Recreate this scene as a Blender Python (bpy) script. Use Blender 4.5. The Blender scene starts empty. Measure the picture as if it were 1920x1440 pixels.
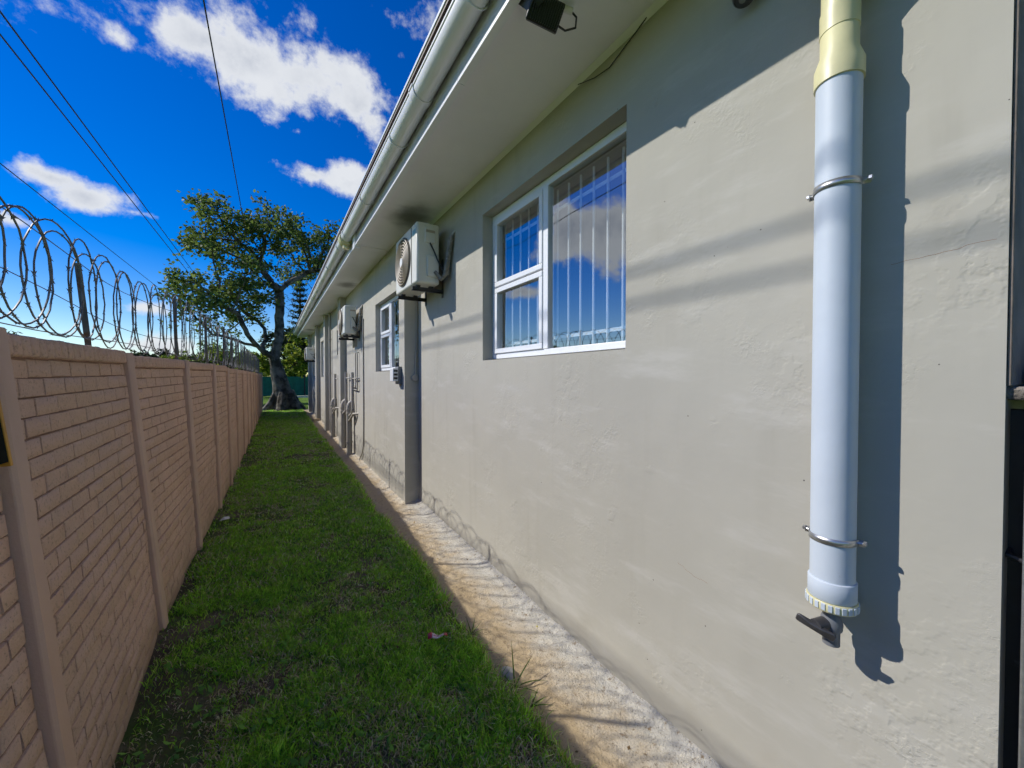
import bpy, bmesh, math, random
import numpy as np
from mathutils import Vector, Matrix
R = math.radians
scene = bpy.context.scene
COL = scene.collection
random.seed(4)
rng = np.random.default_rng(11)

# ------------------------------------------------------------------ camera
cam_d = bpy.data.cameras.new('camera')
cam = bpy.data.objects.new('camera', cam_d); COL.objects.link(cam)
scene.camera = cam
cam_d.sensor_width = 36.0
cam_d.lens = 36.0 * 721.0 / 1920.0
cam_d.clip_start = 0.02; cam_d.clip_end = 3000
YAW = math.atan(450 / 721.0); PITCH = math.atan(12 / 721.0)
cam.location = (0, 0, 1.6)
cam.rotation_euler = (R(90) - PITCH, 0, -YAW)

# ------------------------------------------------------------------ sun
SUN = Vector((1.0, -0.73, -0.95)).normalized()
sun_d = bpy.data.lights.new('sun', 'SUN'); sun = bpy.data.objects.new('sun', sun_d); COL.objects.link(sun)
sun_d.energy = 2.6; sun_d.angle = R(0.53); sun_d.color = (1.0, 0.955, 0.88)
sun.rotation_euler = SUN.to_track_quat('-Z', 'Y').to_euler()
sun.location = (-8, 6, 9)

# ------------------------------------------------------------------ world: sky with scattered cumulus
world = bpy.data.worlds.new('World'); scene.world = world; world.use_nodes = True
world.cycles.sampling_method = 'NONE'    # smooth sky without a sun disc: sampled by the surfaces' own rays
wt = world.node_tree; wn = wt.nodes; wl = wt.links
bg = wn['Background']
SKY = 0.15
bg.inputs[1].default_value = SKY
sky = wn.new('ShaderNodeTexSky'); sky.sky_type = 'NISHITA'; sky.sun_disc = False
sky.sun_elevation = math.asin(-SUN.z); sky.sun_rotation = math.atan2(-SUN.x, -SUN.y)
sky.altitude = 60; sky.air_density = 1.0; sky.dust_density = 0.15; sky.ozone_density = 3.0
hsv = wn.new('ShaderNodeHueSaturation'); hsv.inputs['Saturation'].default_value = 1.62
hsv.inputs['Hue'].default_value = 0.521
hsv.inputs['Value'].default_value = 0.51
wl.new(sky.outputs[0], hsv.inputs['Color'])
tc = wn.new('ShaderNodeTexCoord')

def wmath(op, a, b=None, clamp=False):
    n = wn.new('ShaderNodeMath'); n.operation = op; n.use_clamp = clamp
    for i, v in enumerate((a, b)):
        if v is None: continue
        if isinstance(v, (int, float)): n.inputs[i].default_value = v
        else: wl.new(v, n.inputs[i])
    return n.outputs[0]

def wdot(vec):
    n = wn.new('ShaderNodeVectorMath'); n.operation = 'DOT_PRODUCT'
    wl.new(tc.outputs['Generated'], n.inputs[0]); n.inputs[1].default_value = vec
    return n.outputs['Value']

def wnoise(scale, detail, rough, vec=None, dist=0.0):
    n = wn.new('ShaderNodeTexNoise'); n.inputs['Scale'].default_value = scale
    n.inputs['Detail'].default_value = detail; n.inputs['Roughness'].default_value = rough
    n.inputs['Distortion'].default_value = dist
    wl.new(vec if vec else tc.outputs['Generated'], n.inputs['Vector'])
    return n.outputs['Fac']

# each cloud body: azimuth (deg, clockwise from the alley axis), elevation, half width, half height (deg), density
CLOUDS = [(-7.2, 34.0, 4.6, 2.8, 1.0), (-1.5, 34.4, 6.0, 3.8, 1.08), (4.5, 34.2, 6.4, 4.2, 1.08), (10.0, 33.6, 4.8, 3.8, .98),
          (-13.2, 31.6, 1.7, 1.1, .85), (5.0, 24.9, 3.8, 1.3, 1.0), (9.0, 25.2, 3.8, 2.0, 1.1), (3.2, 29.0, 1.5, .7, .7), (16.0, 38.6, 1.6, 1.2, .7),
          (-18.0, 18.4, 2.8, 1.3, 1.05), (-15.6, 17.4, 3.4, 1.7, 1.1), (-12.4, 17.0, 2.0, .5, .75), (-20.3, 14.0, 1.6, .75, .75),
          (-10.5, 3.4, 6.0, 1.5, 1.0), (-11.5, 7.4, 2.4, .8, .85), (-17.6, 32.0, 8.0, 2.6, .56), (20, 42, 6.5, 2.6, .56),
          (-41.0, 20.4, 5.0, 4.0, 1.25), (-46.0, 19.6, 5.4, 4.6, 1.3), (-34.5, 12.3, 5.0, 1.2, .95), (-56, 15, 6.0, 2.0, .9),
          (-85, 28, 9, 4.5, 1.05), (-130, 24, 9, 4, 1.0), (170, 30, 11, 5, 1.05), (110, 24, 9, 4, 1.0), (60, 36, 9, 5, 1.0)]
mask = None
for az, el, hw, hh, dn in CLOUDS:
    a, e = R(az), R(el)
    c = Vector((math.sin(a) * math.cos(e), math.cos(a) * math.cos(e), math.sin(e)))
    e1 = Vector((math.cos(a), -math.sin(a), 0)); e2 = e1.cross(c)
    mp = wn.new('ShaderNodeMapping'); mp.vector_type = 'TEXTURE'
    mp.inputs['Location'].default_value = c
    mp.inputs['Rotation'].default_value = Matrix((e1, c, e2)).transposed().to_euler()
    mp.inputs['Scale'].default_value = (math.sin(R(hw)), math.sin(R(hw)), math.sin(R(hh)))
    wl.new(tc.outputs['Generated'], mp.inputs['Vector'])
    ln = wn.new('ShaderNodeVectorMath'); ln.operation = 'LENGTH'; wl.new(mp.outputs[0], ln.inputs[0])
    m = wn.new('ShaderNodeMath'); m.operation = 'MULTIPLY_ADD'; wl.new(ln.outputs['Value'], m.inputs[0]); m.inputs[1].default_value = -.55 * dn; m.inputs[2].default_value = dn
    m = m.outputs[0]
    if mask is None: mask = m
    else:
        n = wn.new('ShaderNodeMath'); n.operation = 'SMOOTH_MAX'; n.inputs[2].default_value = 0.15
        wl.new(mask, n.inputs[0]); wl.new(m, n.inputs[1]); mask = n.outputs[0]
n1 = wnoise(9.0, 7, .62)
n2 = wnoise(30.0, 5, .65)
dens = wmath('ADD', mask, wmath('MULTIPLY', wmath('SUBTRACT', n1, .5), 1.75))
dens = wmath('ADD', dens, wmath('MULTIPLY', wmath('SUBTRACT', n2, .5), .62))
mr = wn.new('ShaderNodeMapRange'); mr.interpolation_type = 'SMOOTHSTEP'
mr.inputs['From Min'].default_value = .40; mr.inputs['From Max'].default_value = .84
wl.new(dens, mr.inputs['Value'])
# the same field a little towards the sun gives each cloud its grey side
off = wn.new('ShaderNodeVectorMath'); off.operation = 'ADD'; wl.new(tc.outputs['Generated'], off.inputs[0])
off.inputs[1].default_value = tuple(-SUN * 0.05)
n1b = wnoise(9.0, 3, .55, off.outputs[0])
sh = wn.new('ShaderNodeMapRange'); sh.inputs['From Min'].default_value = -.10; sh.inputs['From Max'].default_value = .12
wl.new(wmath('SUBTRACT', n1, n1b), sh.inputs['Value'])
thick = wn.new('ShaderNodeMapRange'); thick.inputs['From Min'].default_value = .75; thick.inputs['From Max'].default_value = 1.35
wl.new(dens, thick.inputs['Value'])
dark = wmath('MULTIPLY', thick.outputs[0], wmath('SUBTRACT', 1.0, sh.outputs[0]))
cc = wn.new('ShaderNodeMix'); cc.data_type = 'RGBA'
cc.inputs[6].default_value = (.47 / SKY, .485 / SKY, .505 / SKY, 1); cc.inputs[7].default_value = (.25 / SKY, .275 / SKY, .325 / SKY, 1)
wl.new(dark, cc.inputs[0])
mx = wn.new('ShaderNodeMix'); mx.data_type = 'RGBA'
wl.new(wmath('MULTIPLY', mr.outputs[0], .96), mx.inputs[0]); wl.new(hsv.outputs[0], mx.inputs[6]); wl.new(cc.outputs[2], mx.inputs[7])
wl.new(mx.outputs[2], bg.inputs[0])

# ------------------------------------------------------------------ exposure
vs = scene.view_settings
vs.view_transform = 'Standard'; vs.look = 'None'; vs.exposure = 0.76; vs.gamma = 1.0; vs.use_curve_mapping = False
scene.render.engine = 'CYCLES'
scene.cycles.use_denoising = True
scene.cycles.max_bounces = 7; scene.cycles.diffuse_bounces = 4; scene.cycles.glossy_bounces = 3; scene.cycles.transparent_max_bounces = 12
scene.cycles.caustics_reflective = False; scene.cycles.caustics_refractive = False
scene.cycles.sample_clamp_indirect = 6.0
scene.cycles.use_adaptive_sampling = True; scene.cycles.adaptive_threshold = 0.03

# ================================================================== materials
def mat(name, col, rough=.6, metal=0.0, spec=.5, var=0.0, vscale=3.0, bumps=(), coat=0.0, col2=None, c2=(2.0, .5, .7, 5), extra=None, patch=()):
    """col varied by a large noise (var), optional second colour through a thresholded noise (scale, lo, hi, detail),
    bumps = [(scale, detail, distance)] in metres, all in world position so shared meshes never repeat."""
    m = bpy.data.materials.new(name); m.use_nodes = True
    t = m.node_tree; n = t.nodes; l = t.links; b = n['Principled BSDF']
    b.inputs['Roughness'].default_value = rough; b.inputs['Metallic'].default_value = metal
    b.inputs['Specular IOR Level'].default_value = spec
    b.inputs['Coat Weight'].default_value = coat
    g = n.new('ShaderNodeNewGeometry'); pos = g.outputs['Position']
    def noise(scale, det, ro=.55):
        k = n.new('ShaderNodeTexNoise'); k.inputs['Scale'].default_value = scale; k.inputs['Detail'].default_value = det
        k.inputs['Roughness'].default_value = ro; l.new(pos, k.inputs['Vector']); return k.outputs['Fac']
    def ramp(src, lo, hi):
        k = n.new('ShaderNodeMapRange'); k.inputs['From Min'].default_value = lo; k.inputs['From Max'].default_value = hi
        k.interpolation_type = 'SMOOTHSTEP'; l.new(src, k.inputs['Value']); return k.outputs[0]
    def mixc(fac, a, bb):
        k = n.new('ShaderNodeMix'); k.data_type = 'RGBA'
        for i, v in ((0, fac), (6, a), (7, bb)):
            if isinstance(v, (int, float)): k.inputs[i].default_value = v
            elif isinstance(v, tuple): k.inputs[i].default_value = (*v[:3], 1)
            else: l.new(v, k.inputs[i])
        return k.outputs[2]
    c = tuple(col)
    if var:
        lo = tuple(max(0, x * (1 - var)) for x in col); hi = tuple(min(1, x * (1 + var)) for x in col)
        c = mixc(ramp(noise(vscale, 6), .3, .7), lo, hi)
    if col2:
        c = mixc(ramp(noise(c2[0], c2[3], .6), c2[1], c2[2]), c, tuple(col2))
    if extra: c = extra(n, l, pos, noise, ramp, mixc, c)
    if isinstance(c, tuple): b.inputs['Base Color'].default_value = (*c[:3], 1)
    else: l.new(c, b.inputs['Base Color'])
    last = None
    for sc_, det, dist in bumps:
        k = n.new('ShaderNodeBump'); k.inputs['Distance'].default_value = dist; k.inputs['Strength'].default_value = 1.0
        l.new(noise(sc_, det, .6), k.inputs['Height'])
        if last: l.new(last, k.inputs['Normal'])
        last = k.outputs['Normal']
    for ms, fs_, lo, hi, dist in patch:      # fine relief only inside patches: trowel drags, flakes
        k = n.new('ShaderNodeMath'); k.operation = 'MULTIPLY'; l.new(ramp(noise(ms, 2, .6), lo, hi), k.inputs[0]); l.new(ramp(noise(fs_, 3, .6), .42, .60), k.inputs[1])
        q = n.new('ShaderNodeBump'); q.inputs['Distance'].default_value = dist; l.new(k.outputs[0], q.inputs['Height'])
        if last: l.new(last, q.inputs['Normal'])
        last = q.outputs['Normal']
    if last: l.new(last, b.inputs['Normal'])
    return m

def soot(points):
    def f(n, l, pos, noise, ramp, mixc, c):
        for p, r in points:
            d = n.new('ShaderNodeVectorMath'); d.operation = 'SUBTRACT'; l.new(pos, d.inputs[0]); d.inputs[1].default_value = p
            s = n.new('ShaderNodeVectorMath'); s.operation = 'MULTIPLY'; l.new(d.outputs[0], s.inputs[0]); s.inputs[1].default_value = r
            k = n.new('ShaderNodeVectorMath'); k.operation = 'LENGTH'; l.new(s.outputs[0], k.inputs[0])
            a = n.new('ShaderNodeMath'); a.operation = 'ADD'; l.new(k.outputs['Value'], a.inputs[0])
            q = n.new('ShaderNodeMath'); q.operation = 'MULTIPLY_ADD'; l.new(noise(6, 3), q.inputs[0]); q.inputs[1].default_value = .7; q.inputs[2].default_value = -.35
            l.new(q.outputs[0], a.inputs[1])
            v = n.new('ShaderNodeMath'); v.operation = 'SUBTRACT'; v.inputs[0].default_value = 1.0; l.new(ramp(a.outputs[0], .1, 1.0), v.inputs[1])
            w = n.new('ShaderNodeMath'); w.operation = 'MULTIPLY'; l.new(v.outputs[0], w.inputs[0]); w.inputs[1].default_value = .7
            c = mixc(w.outputs[0], c, (.075, .062, .045))
        return c
    return f

def plaster_extra(n, l, pos, noise, ramp, mixc, c):
    # rising damp and rain streaks: vertically stretched noise
    mp = n.new('ShaderNodeMapping'); mp.inputs['Scale'].default_value = (5, 5, .45); l.new(pos, mp.inputs['Vector'])
    k = n.new('ShaderNodeTexNoise'); k.inputs['Scale'].default_value = 1.6; k.inputs['Detail'].default_value = 5; l.new(mp.outputs[0], k.inputs['Vector'])
    c = mixc(ramp(k.outputs['Fac'], .52, .85), c, (.375, .355, .300))
    mq = n.new('ShaderNodeMapping'); mq.inputs['Rotation'].default_value = (R(35), 0, 0); mq.inputs['Scale'].default_value = (1, .8, 3.2); l.new(pos, mq.inputs['Vector'])
    kq = n.new('ShaderNodeTexNoise'); kq.inputs['Scale'].default_value = 2.4; kq.inputs['Detail'].default_value = 6; kq.inputs['Roughness'].default_value = .65; l.new(mq.outputs[0], kq.inputs['Vector'])
    c = mixc(ramp(kq.outputs['Fac'], .50, .74), c, (.47, .455, .405))
    # pin holes
    v = n.new('ShaderNodeTexVoronoi'); v.inputs['Scale'].default_value = 9.0; v.inputs['Randomness'].default_value = 1.0; l.new(pos, v.inputs['Vector'])
    lt = n.new('ShaderNodeMath'); lt.operation = 'LESS_THAN'; l.new(v.outputs['Distance'], lt.inputs[0]); lt.inputs[1].default_value = .024
    c = mixc(lt.outputs[0], c, (.10, .09, .08))
    # splash dirt low on the wall
    sp = n.new('ShaderNodeSeparateXYZ'); l.new(pos, sp.inputs[0])
    a = n.new('ShaderNodeMath'); a.operation = 'MULTIPLY_ADD'; l.new(noise(7, 5), a.inputs[0]); a.inputs[1].default_value = .55; l.new(sp.outputs['Z'], a.inputs[2])
    inv = n.new('ShaderNodeMath'); inv.operation = 'SUBTRACT'; inv.inputs[0].default_value = 1.0; l.new(ramp(a.outputs[0], .28, .52), inv.inputs[1])
    w = n.new('ShaderNodeMath'); w.operation = 'MULTIPLY'; l.new(inv.outputs[0], w.inputs[0]); w.inputs[1].default_value = .22
    return mixc(w.outputs[0], c, (.33, .29, .22))

def speckle(n, l, pos, noise, ramp, mixc, c):
    c = mixc(ramp(noise(75, 4, .7), .52, .72), c, (.40, .275, .20))      # open pores of the cast face
    c = mixc(ramp(noise(5, 5, .65), .60, .80), c, (.46, .33, .235))      # grime
    sp = n.new('ShaderNodeSeparateXYZ'); l.new(pos, sp.inputs[0])
    a = n.new('ShaderNodeMath'); a.operation = 'MULTIPLY_ADD'; l.new(noise(4, 5), a.inputs[0]); a.inputs[1].default_value = .5; l.new(sp.outputs['Z'], a.inputs[2])
    v = n.new('ShaderNodeMath'); v.operation = 'SUBTRACT'; v.inputs[0].default_value = 1.0; l.new(ramp(a.outputs[0], .25, .50), v.inputs[1])
    w = n.new('ShaderNodeMath'); w.operation = 'MULTIPLY'; l.new(v.outputs[0], w.inputs[0]); w.inputs[1].default_value = .6
    return mixc(w.outputs[0], c, (.38, .27, .17))                        # earth splash at the foot
WALLC = (.425, .408, .352)
M = {}
M['wall'] = mat('painted_plaster', WALLC, .82, spec=.25, var=.045, vscale=1.1, bumps=[(1.6, 2, .010), (6, 3, .0022)], extra=plaster_extra, patch=[(3.0, 60, .54, .85, .0014), (1.3, 15, .46, .80, .0024), (4.0, 30, .62, .80, .0020)])
M['soffit'] = mat('soffit_board', (.85, .84, .86), .75, spec=.3, var=.05, vscale=1.4, bumps=[(5, 3, .002), (60, 3, .0004)],
                  extra=soot([((1.28, 4.05, 3.31), (3.4, 2.3, 1)), ((1.20, 7.65, 3.31), (4, 2.6, 1)), ((1.2, 15.5, 3.31), (4, 2.2, 1))]))
M['fascia'] = mat('fascia_paint', (.52, .51, .53), .55, var=.05, bumps=[(20, 4, .001)])
M['white_pvc'] = mat('white_pvc', (.74, .75, .74), .38, var=.03, vscale=4, bumps=[(14, 3, .0006)], col2=(.55, .52, .42), c2=(3.0, .62, .85, 6))
M['gutter'] = mat('gutter_pvc', (.76, .76, .77), .35, var=.04, vscale=3, bumps=[(8, 3, .0008)], col2=(.50, .46, .36), c2=(2.2, .6, .8, 6))
M['cream_pvc'] = mat('aged_cream_pvc', (.66, .62, .36), .42, var=.06, vscale=8, bumps=[(25, 4, .0006)])
M['blue_pvc'] = mat('white_blue_pvc', (.52, .585, .66), .55, var=.03, vscale=6, bumps=[(18, 3, .0005)], col2=(.42, .38, .34), c2=(11.0, .66, .76, 8))
M['frame'] = mat('powder_coated_white', (.80, .82, .85), .32, var=.02, bumps=[(40, 2, .0002)])
M['bar'] = mat('white_bar_paint', (.88, .89, .90), .4, var=.03)
M['grey_pipe'] = mat('painted_grey_pipe', (.40, .375, .32), .6, var=.06, vscale=6, bumps=[(30, 3, .0006)])
M['dark_metal'] = mat('dark_steel', (.045, .045, .05), .45, metal=.6, var=.2)
M['black'] = mat('black_plastic', (.015, .015, .017), .35, var=.1)
M['camblack'] = mat('camera_grey_black', (.035, .036, .040), .4, var=.1)
M['lens'] = mat('lens_grey', (.16, .17, .17), .2)
M['galv'] = mat('galvanised_steel', (.52, .53, .54), .35, metal=.85, var=.15, vscale=30, bumps=[(60, 3, .0004)])
M['wire'] = mat('razor_wire_steel', (.15, .15, .155), .55, metal=.25, var=.25, vscale=25)
M['rust'] = mat('rusty_angle_iron', (.16, .14, .13), .65, metal=.4, var=.25, vscale=12, col2=(.20, .075, .03), c2=(14, .5, .62, 5), bumps=[(60, 4, .001)])
M['cable'] = mat('overhead_cable', (.035, .037, .042), .6)
M['valve'] = mat('grey_valve_plastic', (.17, .18, .20), .4, var=.1, vscale=20)
M['valve_dark'] = mat('black_valve_plastic', (.05, .05, .055), .42, var=.2, vscale=30, bumps=[(120, 2, .0004)])
M['ac'] = mat('ac_enamel', (.70, .69, .62), .42, var=.04, vscale=5, bumps=[(30, 2, .0002)], col2=(.42, .36, .24), c2=(5.0, .66, .80, 6))
M['ac_grille'] = mat('ac_grille_beige', (.40, .34, .26), .5, var=.1)
M['ac_dark'] = mat('ac_fan_shadow', (.10, .085, .07), .7)
M['ac_white'] = mat('ac_hub_white', (.8, .8, .78), .4)
M['sticker'] = mat('blue_sticker', (.22, .42, .48), .5)
M['foil'] = mat('pipe_lagging', (.22, .20, .17), .5, var=.4, vscale=30, bumps=[(60, 4, .004)], col2=(.5, .48, .42), c2=(22, .55, .66, 4))
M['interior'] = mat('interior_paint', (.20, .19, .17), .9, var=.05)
M['fence'] = mat('precast_tan_paint', (.67, .44, .325), .88, spec=.2, var=.09, vscale=2.2, bumps=[(7, 3, .004), (55, 5, .0060), (190, 4, .0018)], col2=(.62, .42, .305), c2=(.7, .40, .75, 3), extra=speckle)
M['fence_post'] = mat('precast_post_paint', (.63, .435, .325), .85, spec=.2, var=.07, vscale=3, bumps=[(40, 4, .0016), (180, 3, .0008)], col2=(.60, .39, .285), c2=(.7, .40, .75, 3))
M['fence_groove'] = mat('precast_joint', (.30, .19, .135), .95, spec=.1, var=.15, vscale=9, bumps=[(80, 4, .003)])
M['grey_wall'] = mat('grey_precast', (.22, .21, .20), .9, var=.12, vscale=2, bumps=[(30, 4, .003)])
M['roof'] = mat('roof_sheet', (.085, .055, .045), .6, var=.2, vscale=5)
M['net'] = mat('green_shade_net', (.012, .15, .09), .75, var=.15, vscale=4, bumps=[(120, 2, .002)])
M['bark'] = mat('grey_bark', (.17, .155, .13), .92, spec=.15, var=.35, vscale=5, bumps=[(4, 4, .05), (18, 5, .03), (60, 4, .008)], col2=(.055, .048, .038), c2=(3.0, .45, .62, 6))
M['dark_bark'] = mat('dark_bark', (.07, .055, .042), .95, var=.3, vscale=6, bumps=[(20, 4, .02)])
M['yellow'] = mat('yellow_paint', (.55, .27, .03), .55, var=.15, vscale=12, bumps=[(50, 3, .0006)])
M['board'] = mat('weathered_black_board', (.012, .014, .011), .95, spec=.05, var=.3, vscale=9)
M['brown_plaster'] = mat('dark_brown_plaster', (.20, .165, .14), .92, var=.25, vscale=6, bumps=[(30, 4, .004)])
M['paper'] = mat('paper_white', (.72, .70, .68), .8, var=.06)
M['wrap_red'] = mat('wrapper_red', (.45, .03, .06), .3, var=.2, vscale=60)
M['wrap_white'] = mat('wrapper_print', (.65, .60, .62), .3, col2=(.35, .02, .15), c2=(110, .5, .58, 2))
M['stone'] = mat('cement_lump', (.40, .38, .34), .9, var=.15, vscale=16, bumps=[(25, 5, .008), (110, 3, .002)])
M['gate_panel'] = mat('dark_gate_paint', (.018, .018, .024), .5, var=.3, vscale=8, col2=(.06, .06, .07), c2=(20, .62, .75, 5))
M['broken'] = mat('broken_mortar', (.22, .19, .16), .95, var=.6, vscale=25, bumps=[(35, 5, .02)])
M['soil'] = mat('dark_soil', (.19, .15, .10), .97, spec=.1, var=.35, vscale=5, bumps=[(9, 4, .03), (50, 5, .02), (180, 4, .006)], col2=(.10, .155, .04), c2=(2.4, .42, .60, 6))
M['ground'] = mat('far_lawn', (.13, .22, .03), .95, spec=.1, var=.4, vscale=1.2, bumps=[(14, 4, .05), (70, 4, .02)], col2=(.10, .095, .035), c2=(.6, .55, .75, 6))

def apron_extra(n, l, pos, noise, ramp, mixc, c):
    # ochre sand washed over pale cement, coarser towards the wall
    sp = n.new('ShaderNodeSeparateXYZ'); l.new(pos, sp.inputs[0])
    a = n.new('ShaderNodeMath'); a.operation = 'MULTIPLY_ADD'; l.new(noise(4.5, 6, .65), a.inputs[0]); a.inputs[1].default_value = .5; l.new(sp.outputs['X'], a.inputs[2])
    c = mixc(ramp(a.outputs[0], 1.40, 1.74), (.54, .415, .25), c)
    c = mixc(ramp(noise(26, 6, .7), .55, .70), c, (.27, .20, .125))
    c = mixc(ramp(noise(110, 4, .75), .57, .68), c, (.20, .165, .12))
    return c
M['apron'] = mat('rough_cement', (.62, .59, .51), .95, spec=.15, var=.12, vscale=6, bumps=[(24, 5, .008), (95, 5, .0095), (260, 3, .003)], extra=apron_extra)

def glass_mat():
    m = bpy.data.materials.new('window_glass'); m.use_nodes = True; t = m.node_tree; n = t.nodes; l = t.links
    n.remove(n['Principled BSDF'])
    tr = n.new('ShaderNodeBsdfTransparent'); tr.inputs[0].default_value = (.92, .94, .94, 1)
    gl = n.new('ShaderNodeBsdfGlossy'); gl.inputs['Roughness'].default_value = 0.0; gl.inputs['Color'].default_value = (.93, .97, 1, 1)
    fr = n.new('ShaderNodeFresnel'); fr.inputs['IOR'].default_value = 3.6
    g = n.new('ShaderNodeNewGeometry'); k = n.new('ShaderNodeTexNoise'); k.inputs['Scale'].default_value = 1.3; k.inputs['Detail'].default_value = 1
    l.new(g.outputs['Position'], k.inputs['Vector'])
    bp = n.new('ShaderNodeBump'); bp.inputs['Distance'].default_value = .0035; l.new(k.outputs['Fac'], bp.inputs['Height']); l.new(bp.outputs[0], gl.inputs['Normal'])
    mx = n.new('ShaderNodeMixShader'); bf = n.new('ShaderNodeMath'); bf.operation = 'SUBTRACT'; bf.inputs[0].default_value = 1.0; l.new(g.outputs['Backfacing'], bf.inputs[1])
    fm = n.new('ShaderNodeMath'); fm.operation = 'MULTIPLY'; l.new(fr.outputs[0], fm.inputs[0]); l.new(bf.outputs[0], fm.inputs[1]); l.new(fm.outputs[0], mx.inputs[0]); l.new(tr.outputs[0], mx.inputs[1]); l.new(gl.outputs[0], mx.inputs[2])
    l.new(mx.outputs[0], n['Material Output'].inputs['Surface']); return m
M['glass'] = glass_mat()

def leaf_mat(name, rough=.5, trans=.35, spec=.4):
    m = bpy.data.materials.new(name); m.use_nodes = True; t = m.node_tree; n = t.nodes; l = t.links
    b = n['Principled BSDF']; b.inputs['Roughness'].default_value = rough; b.inputs['Specular IOR Level'].default_value = spec
    a = n.new('ShaderNodeAttribute'); a.attribute_name = 'tint'
    l.new(a.outputs['Color'], b.inputs['Base Color'])
    tl = n.new('ShaderNodeBsdfTranslucent'); h = n.new('ShaderNodeHueSaturation'); h.inputs['Value'].default_value = 1.5; h.inputs['Hue'].default_value = .485
    l.new(a.outputs['Color'], h.inputs['Color']); l.new(h.outputs[0], tl.inputs['Color'])
    mx = n.new('ShaderNodeMixShader'); mx.inputs[0].default_value = trans
    l.new(b.outputs[0], mx.inputs[1]); l.new(tl.outputs[0], mx.inputs[2]); l.new(mx.outputs[0], n['Material Output'].inputs['Surface'])
    return m
M['leaf'] = leaf_mat('tree_leaf', .6, .38, .25)
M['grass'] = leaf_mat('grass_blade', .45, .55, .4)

# ================================================================== mesh helpers
class MB:
    def __init__(s): s.v = []; s.f = []
    def add(s, vs, fs):
        o = len(s.v); s.v.extend([tuple(v) for v in vs]); s.f.extend([tuple(i + o for i in f) for f in fs]); return s
    def box(s, x0, x1, y0, y1, z0, z1):
        vs = [(x, y, z) for z in (z0, z1) for y in (y0, y1) for x in (x0, x1)]
        return s.add(vs, [(0, 2, 3, 1), (4, 5, 7, 6), (0, 1, 5, 4), (2, 6, 7, 3), (0, 4, 6, 2), (1, 3, 7, 5)])
    def tube(s, pts, r, n=12, caps=True, closed=False):
        pts = [Vector(p) for p in pts]; N = len(pts)
        rs = r if isinstance(r, (list, tuple)) else [r] * N
        rings = []; up = None
        for i, p in enumerate(pts):
            if closed: t = pts[(i + 1) % N] - pts[i - 1]
            else: t = pts[min(i + 1, N - 1)] - pts[max(i - 1, 0)]
            t = t.normalized() if t.length > 1e-9 else Vector((0, 0, 1))
            if up is None:
                up = Vector((0, 0, 1)) if abs(t.z) < .9 else Vector((1, 0, 0))
            up = (up - t * up.dot(t))
            up = up.normalized() if up.length > 1e-6 else t.orthogonal().normalized()
            sd = t.cross(up)
            rings.append([p + (up * math.cos(2 * math.pi * k / n) + sd * math.sin(2 * math.pi * k / n)) * rs[i] for k in range(n)])
        vs = [v for rg in rings for v in rg]; fs = []
        for i in range(N if closed else N - 1):
            j = (i + 1) % N
            for k in range(n): fs.append((i * n + k, i * n + (k + 1) % n, j * n + (k + 1) % n, j * n + k))
        if caps and not closed:
            fs.append(tuple(range(n - 1, -1, -1))); fs.append(tuple((N - 1) * n + k for k in range(n)))
        return s.add(vs, fs)
    def lathe(s, prof, c, n=40):   # prof = [(radius, z)] about a vertical axis through c
        vs = [(c[0] + r * math.cos(2 * math.pi * k / n), c[1] + r * math.sin(2 * math.pi * k / n), c[2] + z) for r, z in prof for k in range(n)]
        fs = [(i * n + k, i * n + (k + 1) % n, (i + 1) * n + (k + 1) % n, (i + 1) * n + k) for i in range(len(prof) - 1) for k in range(n)]
        fs.append(tuple(range(n - 1, -1, -1))); fs.append(tuple((len(prof) - 1) * n + k for k in range(n)))
        return s.add(vs, fs)
    def extrude_y(s, prof, y0, y1, closed=True):   # prof = [(x, z)]
        n = len(prof); vs = [(x, y0, z) for x, z in prof] + [(x, y1, z) for x, z in prof]
        fs = [(i, (i + 1) % n, n + (i + 1) % n, n + i) for i in range(n if closed else n - 1)]
        if closed: fs += [tuple(range(n - 1, -1, -1)), tuple(range(n, 2 * n))]
        return s.add(vs, fs)
    def mesh(s, name, smooth=True, angle=38):
        me = bpy.data.meshes.new(name); me.from_pydata(s.v, [], s.f); me.validate()
        bm = bmesh.new(); bm.from_mesh(me); bmesh.ops.recalc_face_normals(bm, faces=bm.faces); bm.to_mesh(me); bm.free()
        if smooth:
            me.polygons.foreach_set('use_smooth', [True] * len(me.polygons)); me.set_sharp_from_angle(angle=R(angle))
        return me
    def build(s, name, material, parent=None, bevel=0.0, seg=2, smooth=True):
        o = bpy.data.objects.new(name, s.mesh(name, smooth)); COL.objects.link(o)
        o.data.materials.append(M[material] if isinstance(material, str) else material)
        if parent is not None: o.parent = parent
        if bevel:
            b = o.modifiers.new('bevel', 'BEVEL'); b.width = bevel; b.segments = seg; b.limit_method = 'ANGLE'; b.angle_limit = R(40); b.harden_normals = False
        return o

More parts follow.
